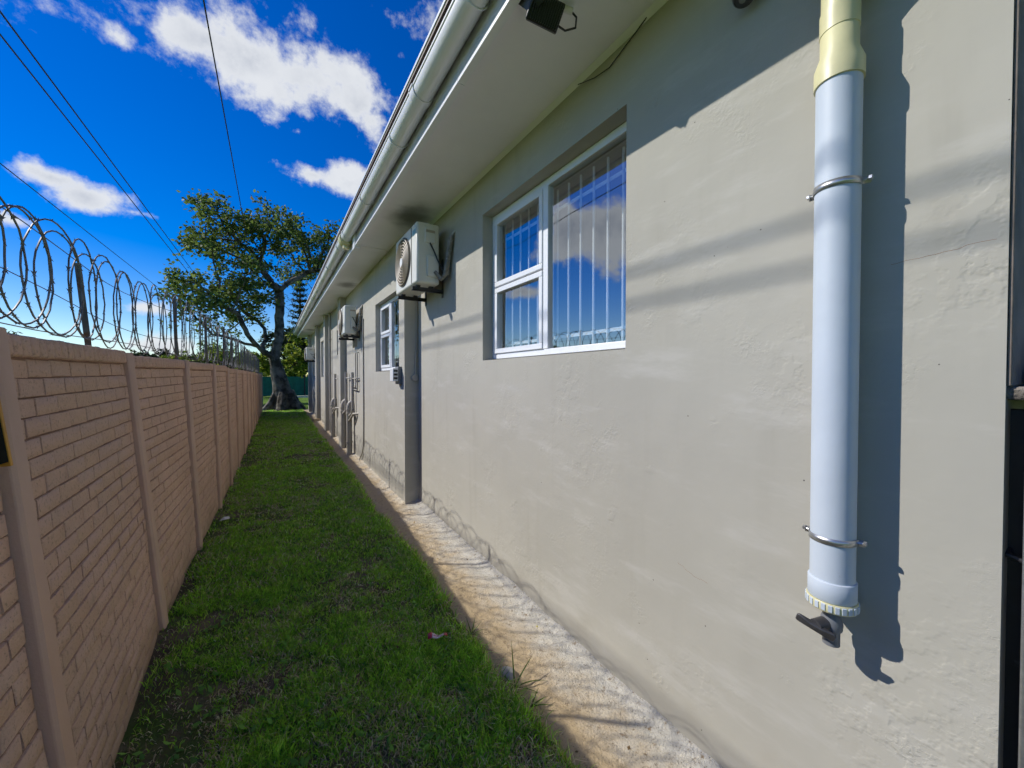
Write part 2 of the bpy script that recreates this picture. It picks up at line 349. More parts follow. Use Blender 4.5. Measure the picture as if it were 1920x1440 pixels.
def link(name, me, parent=None, mw=None):
    o = bpy.data.objects.new(name, me); COL.objects.link(o)
    if parent is not None: o.parent = parent
    if mw is not None: o.matrix_world = mw
    return o
def empty(name, loc=(0, 0, 0)):
    o = bpy.data.objects.new(name, None); COL.objects.link(o); o.location = loc; o.empty_display_size = .1; return o
def tag(o, label=None, cat=None, group=None, kind=None):
    if label: o['label'] = label
    if cat: o['category'] = cat
    if group: o['group'] = group
    if kind: o['kind'] = kind
    return o
def root(name, loc, label, cat, group=None):
    """an Empty at the thing's base; parts are modelled in world space and get its inverse."""
    return tag(empty(name, loc), label, cat, group)
def adopt(o, parent):
    o.parent = parent; o.matrix_parent_inverse = Matrix.Translation(parent.location).inverted(); return o
def part(mb, name, material, parent, bevel=0.0, smooth=True, sub=False):
    o = mb.build(name, material, None, bevel, smooth=smooth)
    if sub: o.parent = parent          # a part's own matrix is the identity in world space ...
    else: adopt(o, parent)
    if sub: o.matrix_parent_inverse = Matrix.Identity(4) if parent.parent is None else Matrix.Identity(4)
    return o

def hash2(ix, iy, seed):
    h = (ix * 374761393 + iy * 668265263 + seed * 974711) & 0x7fffffff
    h = (h ^ (h >> 13)) * 1274126177 & 0x7fffffff
    return ((h ^ (h >> 16)) & 0xffff) / 65535.0
def vnoise(x, y, scale, seed=0, octaves=3):
    x = np.asarray(x, float); y = np.asarray(y, float); out = np.zeros_like(x); amp = 1; tot = 0; s = scale
    for o in range(octaves):
        fx = x * s; fy = y * s; ix = np.floor(fx).astype(np.int64); iy = np.floor(fy).astype(np.int64)
        tx = fx - ix; ty = fy - iy; tx = tx * tx * (3 - 2 * tx); ty = ty * ty * (3 - 2 * ty)
        a = hash2(ix, iy, seed + o); b = hash2(ix + 1, iy, seed + o); c = hash2(ix, iy + 1, seed + o); d = hash2(ix + 1, iy + 1, seed + o)
        out += amp * ((a * (1 - tx) + b * tx) * (1 - ty) + (c * (1 - tx) + d * tx) * ty); tot += amp; amp *= .5; s *= 2.03
    return out / tot

# ================================================================== terrain
WX, WX2, STEP = 1.52, 1.353, 4.608      # near wall face, stepped-out wall face, where the step is
def gz(y):                              # the ground climbs gently away from the camera
    return np.clip(.012 * (np.asarray(y, float) - 1.5), -.02, .20)
def lawn_edge(y):
    y = np.asarray(y, float)
    return 1.02 + .05 * np.clip((y - 6) / 8, 0, 1.4) + .11 * (vnoise(y, y * 0 + 3.3, 1.1, 5) - .5) + .05 * (vnoise(y, y * 0 + 7.7, 6, 9) - .5)

def grid_obj(name, xs, ys, zf, material, kind='structure', parent=None):
    X, Y = np.meshgrid(xs, ys); Z = zf(X, Y); nx, ny = len(xs), len(ys)
    v = np.stack([X.ravel(), Y.ravel(), Z.ravel()], 1)
    i = np.arange(nx * ny).reshape(ny, nx)
    f = np.stack([i[:-1, :-1].ravel(), i[:-1, 1:].ravel(), i[1:, 1:].ravel(), i[1:, :-1].ravel()], 1)
    me = bpy.data.meshes.new(name); me.from_pydata(v.tolist(), [], f.tolist()); me.polygons.foreach_set('use_smooth', [True] * len(me.polygons))
    me.materials.append(M[material]); o = link(name, me, parent)
    if kind: o['kind'] = kind
    return o

ys_far = np.concatenate([np.linspace(-600, -20, 8), np.linspace(-12, 40, 27), np.geomspace(46, 1500, 16)])
xs_far = np.concatenate([-np.geomspace(1500, 12, 14), np.linspace(-10, 10, 11), np.geomspace(12, 1500, 14)])
def zfar(X, Y):
    left = np.clip((-X - .9) / 1.5, 0, 1)
    return gz(Y) - .03 - .25 * left
grid_obj('ground', xs_far, ys_far, zfar, 'ground')
def zsoil(X, Y):
    return gz(Y) + .05 * (vnoise(X, Y, 2.2, 21) - .5) * np.clip((lawn_edge(Y) - X) * 4, 0, 1) - .004 + .014 * (vnoise(X, Y, 14, 31) - .5) - .02 * np.clip((X - lawn_edge(Y)) / .1, 0, 1)
grid_obj('lawn', np.linspace(-.80, 1.20, 50), np.concatenate([np.arange(-1.5, 6, .04), np.arange(6, 24, .12)]), zsoil, 'soil')

def zapron(X, Y):
    w = np.clip((X - 1.0) / .5, 0, 1)
    c = .01 + .03 * np.clip((Y - 1) / 3.5, 0, 1)
    base = gz(Y) + c * w
    lip = .028 * np.clip((X - np.where(Y > STEP, WX2, WX) + .10) / .10, 0, 1) ** 2 * (.4 + 1.2 * vnoise(X * .2, Y, 5, 77))
    return base + lip + 0.012 * (vnoise(X, Y, 3, 41) - .5) + .005 * (vnoise(X * 1.2, Y, 23, 42) - .5) + .0055 * (vnoise(X, Y, 55, 43, 2) - .5) * np.clip((7 - Y) / 3, 0, 1) - .018 * np.clip((1.07 - X) / .08, 0, 1)
grid_obj('concrete_apron', np.linspace(.97, 1.60, 64), np.concatenate([np.arange(-1.0, 4, .012), np.arange(4, 9, .025), np.arange(9, 19, .08)]), zapron, 'apron')

# ================================================================== the building
B = root('building', (2.5, 8, 0), 'long single-storey building with grey-beige plastered walls and white gutter', 'building')
def bpart(mb, name, material, bevel=0.0, smooth=True): return part(mb, name, material, B, bevel, smooth)
def subpart(mb, name, material, parent, bevel=0.0):
    o = mb.build(name, material, None, bevel); o.parent = parent; o.matrix_parent_inverse = Matrix.Translation((0, 0, 0)); return o

def wall_mesh(X, Xb, y0, y1, z0, z1, holes):
    ys = sorted({y0, y1, *[h[0] for h in holes], *[h[1] for h in holes]}); zs = sorted({z0, z1, *[h[2] for h in holes], *[h[3] for h in holes]})
    mb = MB(); solid = lambda a, b: not any(h[0] <= a < h[1] and h[2] <= b < h[3] for h in holes)
    q = lambda *p: mb.add(p, [(0, 1, 2, 3)])
    for i in range(len(ys) - 1):
        for j in range(len(zs) - 1):
            a, b, c, d = ys[i], ys[i + 1], zs[j], zs[j + 1]
            if not solid(a, c): continue
            q((X, a, c), (X, b, c), (X, b, d), (X, a, d)); q((Xb, a, c), (Xb, b, c), (Xb, b, d), (Xb, a, d))
    for a, b, c, d in holes:
        q((X, a, c), (Xb, a, c + .012), (Xb, a, d), (X, a, d)); q((X, b, c), (Xb, b, c + .012), (Xb, b, d), (X, b, d))
        q((X, a, d), (Xb, a, d), (Xb, b, d), (X, b, d)); q((X, a, c), (Xb, a, c + .012), (Xb, b, c + .012), (X, b, c))
    q((X, y0, z0), (Xb, y0, z0), (Xb, y0, z1), (X, y0, z1)); q((X, y1, z0), (Xb, y1, z0), (Xb, y1, z1), (X, y1, z1))
    return mb
SOF = 3.31
W1 = (1.350, 2.905, 1.745, 2.972); W2 = (4.84, 6.12, 1.69, 2.71)
W3 = (7.62, 8.10, 2.18, 2.62); W4 = (9.62, 10.25, 2.15, 2.75); W5 = (12.55, 13.85, 1.62, 2.75); W6 = (15.9, 16.8, 1.62, 2.7)
def wall_near(): return wall_mesh(WX, 1.76, .158, STEP + .10, -.3, SOF + .1, [W1])
def irregular(o, amp=.004):
    for v in o.data.vertices: pass
    return o
wall1 = bpart(wall_near(), 'wall', 'wall', smooth=False)
wall2 = bpart(wall_mesh(WX2, 1.60, STEP, 17.7, -.3, SOF + .1, [W2, W3, W4, W5, W6]), 'wall', 'wall', smooth=False)
# piers standing proud of the far wall, each with a plaster foot
for y0, y1, xf in [(8.866, 9.18, 1.232), (11.58, 11.88, 1.227), (14.11, 14.45, 1.235), (17.38, 17.72, 1.25)]:
    bpart(MB().box(xf, WX2 + .02, y0, y1, -.2, SOF + .04), 'pier', 'wall', .006)
bpart(MB().box(1.13, 1.34, 14.03, 14.50, -.2, .26), 'pier_foot', 'apron', .02)
# far gable side and the dark rooms behind the glass
bpart(MB().box(1.60, 9.0, 17.45, 17.69, -.3, SOF), 'wall', 'wall', smooth=False)
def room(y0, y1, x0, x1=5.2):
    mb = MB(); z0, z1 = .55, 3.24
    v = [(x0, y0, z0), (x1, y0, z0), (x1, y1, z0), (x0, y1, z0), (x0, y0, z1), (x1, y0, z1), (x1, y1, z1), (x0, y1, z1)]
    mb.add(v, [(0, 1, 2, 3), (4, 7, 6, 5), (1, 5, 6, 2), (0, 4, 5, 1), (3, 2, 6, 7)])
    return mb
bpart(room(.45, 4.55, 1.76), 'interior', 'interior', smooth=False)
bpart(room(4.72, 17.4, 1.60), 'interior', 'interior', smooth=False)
# soffit boards with cover strips
ends = [-1.2, 1.05, 5.30, 8.6, 11.9, 15.1, 18.7]
for a, b in zip(ends[:-1], ends[1:]):
    bpart(MB().box(.955, 2.0, a + .002, b - .002, SOF, SOF + .012), 'soffit_board', 'soffit')
for y in ends[2:-1]:
    bpart(MB().box(.957, 1.5, y - .02, y + .02, SOF - .008, SOF - .0005), 'cover_strip', 'soffit', .003)
# cornice bead where soffit meets the wall
# (thin quadrant strip, stained)
bpart(MB().add([(WX - .028, .16, SOF - .001), (WX + .01, .16, SOF - .03), (WX + .01, .16, SOF - .001), (WX - .028, STEP, SOF - .001), (WX + .01, STEP, SOF - .03), (WX + .01, STEP, SOF - .001)],
               [(0, 1, 4, 3), (0, 3, 5, 2), (0, 2, 1), (3, 4, 5)]), 'cornice', 'soffit', smooth=False)
# fascia lengths with the white bead under them
fy = [-1.2, 2.05, 3.05, 5.28, 7.9, 10.4, 13.0, 15.6, 18.7]
for a, b in zip(fy[:-1], fy[1:]):
    o = bpart(MB().box(.928, .953, a + .0015, b - .0015, SOF - .005, SOF + .215), 'fascia', 'fascia', .002)
    subpart(MB().box(.914 + random.uniform(-.001, .001), .957, a + .002, b - .002, SOF - .026, SOF - .006), 'bead', 'frame', o)
# gutter
GC = (.858, SOF + .165); GR = .068
def gutter_prof(r, th=.003):
    outer = [(GC[0] + r * math.cos(a), GC[1] + r * math.sin(a)) for a in np.linspace(math.pi, 2 * math.pi, 17)]
    outer = [(GC[0] - r - .006, GC[1] + .018), (GC[0] - r - .006, GC[1] + .006), (GC[0] - r, GC[1] + .004)] + outer + [(GC[0] + r, GC[1] + .03)]
    inner = [(GC[0] + r - th, GC[1] + .03)] + [(GC[0] + (r - th) * math.cos(a), GC[1] + (r - th) * math.sin(a)) for a in np.linspace(2 * math.pi, math.pi, 17)] + [(GC[0] - r + th, GC[1] + .018)]
    return outer + inner
gy = [-1.2, 2.50, 5.42, 8.4, 11.4, 14.4, 18.85]
for a, b in zip(gy[:-1], gy[1:]):
    g = bpart(MB().extrude_y(gutter_prof(GR), a, b), 'gutter', 'gutter')
    yb = a + .55
    while yb < b - .3:
        if yb > -.5:
            pr = [(GC[0] + (GR + .005) * math.cos(t), GC[1] + (GR + .005) * math.sin(t)) for t in np.linspace(math.pi * .98, 2 * math.pi, 15)]
            subpart(MB().tube([(x, yb, z) for x, z in pr] + [(.926, yb, GC[1] - .012)], .0055, 8), 'bracket', 'gutter', g)
        yb += 1.18
for y in gy[1:-1]:
    bpart(MB().extrude_y(gutter_prof(GR + .006, .004), y - .035, y + .035), 'gutter_union', 'gutter')
# outlet box with round stub on the gutter, and the boxed fascia patch beside it
oy = 5.62
ob = MB()
ob.extrude_y([(GC[0] - .085, GC[1] + .02), (GC[0] - .085, GC[1] - .03), (GC[0] - .06, GC[1] - .075), (GC[0] - .02, GC[1] - .10), (GC[0] + .04, GC[1] - .10), (GC[0] + .075, GC[1] - .06), (GC[0] + .075, GC[1] + .02)], oy - .085, oy + .085)
o = bpart(ob, 'gutter_outlet', 'cream_pvc', .012)
subpart(MB().tube([(GC[0] + .01, oy, GC[1] - .10), (GC[0] + .01, oy, GC[1] - .135)], .045, 20), 'outlet_stub', 'cream_pvc', o)
subpart(MB().tube([(GC[0] - .02, oy - .086, GC[1] - .03), (GC[0] - .02, oy - .10, GC[1] - .03)], .034, 20), 'outlet_cap', 'cream_pvc', o)
bpart(MB().box(.905, .975, 5.24, 5.37, SOF - .055, SOF + .13), 'fascia_patch', 'frame', .003)
# roof: dark sheet edge over a white drip strip
bpart(MB().add([(.776, -1.2, 3.528), (.776, 18.9, 3.528), (6.5, 18.9, 5.1), (6.5, -1.2, 5.1), (.776, -1.2, 3.512), (.776, 18.9, 3.512), (6.5, 18.9, 5.08), (6.5, -1.2, 5.08)],
               [(0, 1, 2, 3), (4, 7, 6, 5), (0, 4, 5, 1), (1, 5, 6, 2), (2, 6, 7, 3), (3, 7, 4, 0)]), 'roof', 'roof', smooth=False)
bpart(MB().box(.770, .790, -1.2, 18.9, 3.530, 3.552), 'roof_trim', 'frame', .002)

# ---- windows: thing > window (outer frame) > sash, pane, burglar bars
def window(X, w, depth, mull=None, trans=None, bars=9, d=.05, t=.055, inner=.10):
    y0, y1, z0, z1 = w; xa, xb = X + depth, X + depth + d
    fr = MB(); t2 = t
    fr.box(xa, xb, y0, y1, z1 - t, z1 - .003); fr.box(xa, xb, y0, y1, z0 + .013, z0 + t)
    fr.box(xa + .0, xb, y0, y0 + t, z0 + t, z1 - t); fr.box(xa, xb, y1 - t, y1, z0 + t, z1 - t)
    if mull: fr.box(xa - .004, xb, mull - .028, mull + .028, z0 + t, z1 - t)
    o = bpart(fr, 'window', 'frame', .004)
    lights = []
    if mull:
        lights.append((y0 + t, mull - .028, z0 + t, z1 - t, False))
        if trans:
            lights.append((mull + .028, y1 - t, trans + .004, z1 - t, True)); lights.append((mull + .028, y1 - t, z0 + t, trans - .004, True))
        else: lights.append((mull + .028, y1 - t, z0 + t, z1 - t, True))
    else: lights.append((y0 + t, y1 - t, z0 + t, z1 - t, False))
    for a, b, c, e, sash in lights:
        if sash:
            s = MB(); k = .042
            s.box(xa - .012, xb - .006, a + .002, b - .002, e - k, e - .002); s.box(xa - .012, xb - .006, a + .002, b - .002, c + .002, c + k)
            s.box(xa - .012, xb - .006, a + .002, a + k, c + k, e - k); s.box(xa - .012, xb - .006, b - k, b - .002, c + k, e - k)
            subpart(s, 'sash', 'frame', o, .004); a, b, c, e = a + k, b - k, c + k, e - k
        subpart(MB().box(xa + .018, xa + .022, a, b, c, e), 'pane', 'glass', o)
    if bars:
        xi = xb + inner
        bm_ = None
        n = bars; ysb = np.linspace(y0 + .07, y1 - .06, n)
        for yy in ysb:
            ob_ = subpart(MB().tube([(xi, yy, z0 + .02), (xi, yy, z1 - .06)], .0080, 8), 'burglar_bar', 'bar', o)
        for zz in (z0 + .14, z1 - .19):
            subpart(MB().box(xi + .007, xi + .012, y0 - .02, y1 + .02, zz - .011, zz + .011), 'bar_rail', 'bar', o)
    return o
window(WX, W1, .095, mull=2.145, trans=2.355, bars=13, inner=.045)
window(WX2, W2, .075, mull=5.50, trans=2.24, bars=11, inner=.04)
window(WX2, W3, .10, bars=0); window(WX2, W4, .10, bars=0); window(WX2, W5, .07, mull=13.2, trans=2.2, bars=0); window(WX2, W6, .07, mull=16.3, bars=0)

def crack(pts, name='crack'):
    r_ = random.Random(len(pts) * 7); P_ = []
    for a, b in zip(pts[:-1], pts[1:]):
        for k in range(6):
            t = k / 6; P_.append((WX + .0004, a[0] + (b[0] - a[0]) * t + r_.uniform(-.004, .004), a[1] + (b[1] - a[1]) * t + r_.uniform(-.0035, .0035)))
    bpart(MB().tube(P_, .0008, 5), name, 'fence_groove')
crack([(.37, 1.925), (.28, 1.935), (.16, 1.945)]); crack([(1.05, .78), (.97, .755), (.90, .75)])
# broken plaster arris at the near end of the wall, and the ledge above the gate
bpart(MB().box(WX, 1.76, -1.15, -.75, -.3, SOF + .09), 'wall', 'wall', smooth=False)  # added wall length out of view, put there to darken the reveal
bpart(MB().box(1.761, 6.0, .1585, .40, -.3, SOF + .09), 'wall', 'wall', smooth=False)
bpart(MB().box(WX + .006, 2.6, .150, .1575, 1.58, SOF), 'reveal', 'brown_plaster', .002)  # thin slab of darker brown over the wall's end face
bpart(MB().box(1.535, 2.1, -.6, .165, 1.545, 1.578), 'ledge', 'broken', .006)
mb = MB()
for i in range(40):
    x = random.uniform(1.70, 1.95); s = random.uniform(.012, .035); z = 1.585 + random.uniform(0, .14) * (x - 1.66) / .3
    mb.lathe([(s * .2, -s), (s, -.3 * s), (s * .8, .5 * s), (s * .2, s)], (x, .10 + random.uniform(-.05, .04), z), 7)
bpart(mb, 'broken_mortar', 'broken')

# ================================================================== gate at the right edge
G = root('steel_gate', (1.56, .05, 0), 'dark steel gate with pale galvanised post at the end of the wall', 'gate')
part(MB().box(1.515, 1.575, .045, .128, 0, 1.535), 'gate_post', 'galv', G, .005)
part(MB().box(1.60, 1.625, -.9, .17, .05, 1.52), 'gate_panel', 'gate_panel', G, .003)
for z in (.45, 1.15): part(MB().tube([(1.555, .128, z), (1.555, .152, z + .006), (1.60, .155, z + .008)], .006, 8), 'hinge', 'dark_metal', G)

# ================================================================== rainwater downpipe
PX, PY = 1.438, .468
D = root('downpipe', (PX, PY, .79), 'thick white and cream plastic downpipe strapped to the wall, with tap at its foot', 'downpipe')
part(MB().lathe([(.0545, 0), (.0545, 1.50)], (PX, PY, .985), 48), 'pipe', 'blue_pvc', D)
part(MB().lathe([(.0555, 0), (.0595, .001), (.0595, .052), (.046, .092), (.046, .150), (.0455, .151), (.0475, .152), (.0475, .215), (.0445, .217), (.0445, .36), (.048, .362), (.048, .40), (.046, .401), (.046, .62)], (PX, PY, 2.470), 48), 'reducer', 'cream_pvc', D)
br = MB().tube([(PX, PY, 2.73), (PX - .004, PY - .03, 2.765), (PX - .01, PY - .16, 2.86), (PX - .02, PY - .24, 2.93)], .044, 28); part(br, 'branch', 'cream_pvc', D)
part(MB().tube([(PX, PY, 3.05), (PX - .05, PY, 3.12), (PX - .52, PY, 3.26), (GC[0], PY, 3.32), (GC[0], PY, 3.41)], .041, 24), 'offset_bend', 'cream_pvc', D)
for z in (2.165, 1.118):
    st = MB(); n = 32
    ring = [(PX + .0562 * math.cos(t), PY + .0562 * math.sin(t)) for t in np.linspace(math.pi * .5, math.pi * 1.5, n)]
    ring = [(PX + .010, PY + .074), (PX + .008, PY + .0590)] + ring + [(PX + .008, PY - .0590), (PX + .010, PY - .074)]
    vs = [(x, y, z - .0095) for x, y in ring] + [(x, y, z + .0095) for x, y in ring]; k = len(ring)
    st.add(vs, [(i, i + 1, k + i + 1, k + i) for i in range(k - 1)])
    s = part(st, 'strap', 'galv', D); md = s.modifiers.new('thick', 'SOLIDIFY'); md.thickness = .0016
    for sg in (-1, 1):
        b = MB().tube([(PX + .005, PY + sg * .058, z), (PX + .006, PY + sg * .074, z + .003)], [.0045, .0035], 8); b.tube([(PX + .006, PY + sg * .071, z + .003), (PX + .006, PY + sg * .078, z + .003)], .0075, 6)
        subpart(b, 'screw', 'galv', s)
cap = part(MB().lathe([(.0575, -.058), (.0590, -.056), (.0590, -.002), (.0575, 0), (.0548, .001)], (PX, PY, .995), 48), 'socket', 'blue_pvc', D)
part(MB().lathe([(.030, -.028), (.0605, -.027), (.0625, -.024), (.0625, -.003), (.0605, 0)], (PX, PY, .936), 48), 'end_cap', 'cream_pvc', D)
rib = MB()
for k in range(24):
    a = 2 * math.pi * k / 24
    c_, s_ = math.cos(a), math.sin(a); p = lambda r, w, z: (PX + r * c_ - w * s_, PY + r * s_ + w * c_, z)
    rib.add([p(.061, -.0052, .912), p(.061, .0052, .912), p(.061, .0052, .934), p(.061, -.0052, .934), p(.0645, -.0048, .914), p(.0645, .0048, .914), p(.0645, .0048, .932), p(.0645, -.0048, .932)],
            [(4, 5, 6, 7), (0, 4, 7, 3), (1, 2, 6, 5), (0, 1, 5, 4), (3, 7, 6, 2)])
part(rib, 'cap_ribs', 'blue_pvc', D)
V = part(MB().lathe([(.0215, -.118), (.0215, -.078), (.027, -.070), (.0285, -.052), (.025, -.036), (.020, -.026), (.0215, 0)], (PX, PY, .909), 28), 'valve', 'valve', D)
subpart(MB().tube([(PX - .012, PY + .006, .856), (PX - .050, PY + .022, .850)], [.019, .019], 20), 'valve_stem', 'valve_dark', V)
a = Vector((PX - .055, PY + .024, .849)); dv = Vector((.22, -.92, -.30)).normalized(); st_ = Vector((-.90, .40, -.12)); st_ = (st_ - dv * st_.dot(dv)).normalized(); u_ = dv.cross(st_).normalized()
hm = MB(); vs_ = []
for t_, hw_, th_ in ((-.046, .011, .003), (-.040, .0145, .004), (-.014, .0105, .008), (.014, .0105, .008), (.044, .0150, .004), (.052, .012, .003)):
    vs_ += [a + dv * t_ + u_ * (hw_ * p_) + st_ * (th_ * q_) for p_, q_ in ((-1, -1), (1, -1), (1, 1), (-1, 1))]
hm.add(vs_, [(k * 4 + q_, k * 4 + (q_ + 1) % 4, k * 4 + 4 + (q_ + 1) % 4, k * 4 + 4 + q_) for k in range(5) for q_ in range(4)] + [(3, 2, 1, 0), (20, 21, 22, 23)])
subpart(hm, 'handle', 'valve_dark', V, .003)

# ================================================================== security camera, floodlight, loose cable
S = root('security_camera', (WX - .02, .745, 2.98), 'small dark security camera high on the wall near the downpipe', 'camera')
part(MB().tube([(WX - .002, .75, 3.05), (WX - .03, .75, 3.05)], .032, 20), 'mount', 'camblack', S)
bd = MB().tube([(WX - .03, .75, 3.05), (WX - .045, .752, 3.02), (WX - .065, .755, 2.972), (WX - .066, .755, 2.966)], [.024, .036, .036, .030], 24); body = part(bd, 'body', 'camblack', S)
subpart(MB().tube([(WX - .067, .7555, 2.9655), (WX - .069, .756, 2.962)], .012, 18), 'lens', 'lens', body)
F = root('floodlight', (1.06, 1.40, SOF), 'black finned floodlight on a white bracket under the eave soffit', 'floodlight')
fl = MB(); fl.box(-.085, .085, -.017, .017, -.06, .06)
mwf = Matrix.Translation((1.045, 1.395, 3.225)) @ Matrix.Scale(.88, 4) @ Matrix.Rotation(R(-24), 4, 'Z') @ Matrix.Rotation(R(20), 4, 'Y') @ Matrix.Rotation(R(30), 4, 'X')
def place(mb, mw):
    mb.v = [tuple(mw @ Vector(v)) for v in mb.v]; return mb
part(place(fl, mwf), 'housing', 'black', F, .006)
for k in range(14):
    x = -.074 + k * .0114; part(place(MB().box(x, x + .004, -.033, -.0165, -.052, .052), mwf), 'fin', 'black', F, 0)
part(MB().add([(.957, 1.30, SOF - .002), (.957, 1.50, SOF - .002), (.99, 1.43, SOF - .09), (1.01, 1.36, SOF - .085), (1.0, 1.30, SOF - .002), (1.02, 1.50, SOF - .002)], [(0, 1, 2, 3), (0, 3, 4), (1, 5, 2), (2, 5, 4, 3), (0, 4, 5, 1)]), 'hood', 'black', F)
part(MB().tube([(1.10, 1.40, SOF), (1.10, 1.40, SOF - .035)], .036, 24), 'base', 'white_pvc', F, .003)
part(MB().tube([(1.135, 1.395, SOF - .02), (1.185, 1.375, SOF - .03)], .014, 16), 'gland', 'white_pvc', F)
part(MB().tube([(1.10, 1.40, SOF - .03), (1.075, 1.39, SOF - .09)], .010, 12), 'arm', 'white_pvc', F)
part(MB().tube([(1.18, 1.377, SOF - .03), (1.205, 1.37, SOF - .05), (1.20, 1.37, SOF - .10), (1.15, 1.385, SOF - .125), (1.09, 1.395, SOF - .11)], .0045, 8), 'lead', 'black', F)
tag(MB().tube([(1.512, 1.20, 3.305), (1.511, 1.293, 3.272), (1.513, 1.36, 3.255), (1.512, 1.46, 3.222), (1.505, 1.56, 3.232), (1.500, 1.69, 3.276)], .0028, 6).build('loose_cable', 'cable'), 'thin dark cable hanging loose along the top of the wall', 'cable')

# ================================================================== air conditioners
def aircon(loc_y, xb, xf, y1, z0, z1, label, wallx, detail=True):
    A = root('air_conditioner', ((xb + xf) / 2, (loc_y + y1) / 2, z0), label, 'air conditioner', 'outdoor air conditioner units on the long wall')
    P = lambda mb, n, m, bv=0.0: part(mb, n, m, A, bv)
    body = P(MB().box(xf, xb, loc_y, y1, z0, z1), 'casing', 'ac', .022)
    yc = y1 - .30; zc = (z0 + z1) / 2; rr = min(.235, (z1 - z0) * .44)
    P(MB().tube([(xf - .001, yc, zc), (xf - .010, yc, zc)], rr + .02, 48), 'fan_recess', 'ac_dark')
    for k in range(7):
        r_ = rr * (1 - k * .125)
        P(MB().tube([(xf - .016, yc + r_ * math.cos(t), zc + r_ * math.sin(t)) for t in np.linspace(0, 2 * math.pi, 41)[:-1]], .007, 6, closed=True), 'grille_ring', 'ac_grille')
    for k in range(6):
        t = k * math.pi / 3 + .3
        P(MB().tube([(xf - .014, yc, zc), (xf - .014, yc + rr * math.cos(t), zc + rr * math.sin(t))], .005, 6), 'grille_spoke', 'ac_grille')
    P(MB().tube([(xf - .014, yc, zc), (xf - .026, yc, zc)], .045, 24), 'hub', 'ac_white')
    P(MB().box(xf - .004, xf + .004, yc - rr - .055, yc - rr - .045, z0 + .02, z1 - .02), 'seam', 'ac_dark')
    # service covers on the near side
    c1 = P(MB().box(xf + .08, xf + .19, loc_y - .014, loc_y + .01, z1 - .20, z1 - .05), 'service_cover', 'ac', .008)
    subpart(MB().box(xf + .09, xf + .18, loc_y - .018, loc_y - .013, z1 - .10, z1 - .075), 'handle_recess', 'ac_grille', c1)
    P(MB().box(xf + .10, xb - .015, loc_y - .022, loc_y + .01, z0 + .07, z0 + .28), 'valve_cover', 'ac', .008)
    if detail: P(MB().box(xf - .0035, xf + .002, loc_y + .03, loc_y + .12, z1 - .12, z1 - .07), 'sticker', 'sticker')
    # bracket arms
    for yy in (loc_y + .12, y1 - .12):
        b = MB(); b.box(xf - .01, wallx, yy - .018, yy + .018, z0 - .055, z0 - .048); b.box(xf - .01, wallx, yy - .018, yy - .013, z0 - .055, z0 - .018)
        b.box(wallx - .006, wallx, yy - .018, yy + .018, z0 - .10, z0 + .30)
        P(b, 'bracket', 'dark_metal')
        P(MB().box(xf + .03, xf + .07, yy - .02, yy + .02, z0 - .048, z0 + .002), 'rubber_foot', 'black')
        P(MB().box(xb - .07, xb - .03, yy - .02, yy + .02, z0 - .048, z0 + .002), 'rubber_foot', 'black')
    # lagged pipes up into the wall and the lead
    P(MB().tube([(xb - .06, loc_y - .025, z0 + .12), (xb - .005, loc_y - .055, z0 + .05), (wallx - .045, loc_y - .085, z0 + .09), (wallx - .035, loc_y - .12, z0 + .25), (wallx - .03, loc_y - .17, z0 + .42), (wallx + .01, loc_y - .19, z0 + .50)],
            [.018, .026, .032, .028, .026, .022], 10), 'lagged_pipes', 'foil')
    P(MB().tube([(xf + .13, loc_y - .015, z1 - .20), (xf + .16, loc_y - .03, z1 - .27), (xb - .02, loc_y - .04, z0 + .20), (wallx - .05, loc_y - .09, z0 + .08)], .007, 8), 'lead', 'black')
    return A
aircon(3.68, 1.44, 1.205, 4.43, 2.53, 3.13, 'nearest wall-mounted air conditioner, grimy beige fan grille, between the two large windows', WX)
aircon(7.27, 1.28, 1.085, 8.04, 2.37, 2.87, 'second air conditioner along the wall, pale casing, above the drain pipes', WX2, False)
aircon(15.13, 1.285, 1.02, 15.9, 2.22, 2.66, 'farthest small grey air conditioner at the end of the building', WX2, False)

# ================================================================== meter box, conduits, drain pipes
MBX = root('meter_box', (WX2 - .06, 4.78, 1.52), 'small white and grey meter box on the wall corner beside the second window', 'meter box')
part(MB().box(WX2 - .11, WX2 - .045, 4.715, 4.86, 1.555, 1.715), 'cover', 'white_pvc', MBX, .006)
part(MB().box(WX2 - .045, WX2, 4.72, 4.855, 1.52, 1.735), 'backplate', 'valve', MBX, .003)
for k in range(3): part(MB().box(WX2 - .10, WX2 - .055, 4.709, 4.716, 1.58 + k * .045, 1.605 + k * .045), 'switch', 'black', MBX)
CD = root('conduit', (1.49, STEP - .02, 1.6), 'thin grey conduit ending in a round junction box in the wall corner', 'conduit')
part(MB().tube([(1.50, STEP - .012, 3.30), (1.50, STEP - .012, 2.15), (1.495, STEP - .012, 1.98), (1.478, STEP - .012, 1.63)], .010, 10), 'tube', 'grey_pipe', CD)
part(MB().tube([(1.475, STEP - .001, 1.60), (1.475, STEP - .035, 1.60)], .043, 24), 'junction_box', 'grey_pipe', CD, .004)
c2 = MB().tube([(WX2 - .012, 7.0, 2.62), (WX2 - .012, 7.0, 1.0), (WX2 - .014, 7.02, .45), (WX2 - .02, 7.10, .27), (WX2 - .03, 7.32, .12)], .011, 10).build('drain_hose', 'grey_pipe')
tag(c2, 'thin grey drain hose running down the wall below the second air conditioner', 'hose')

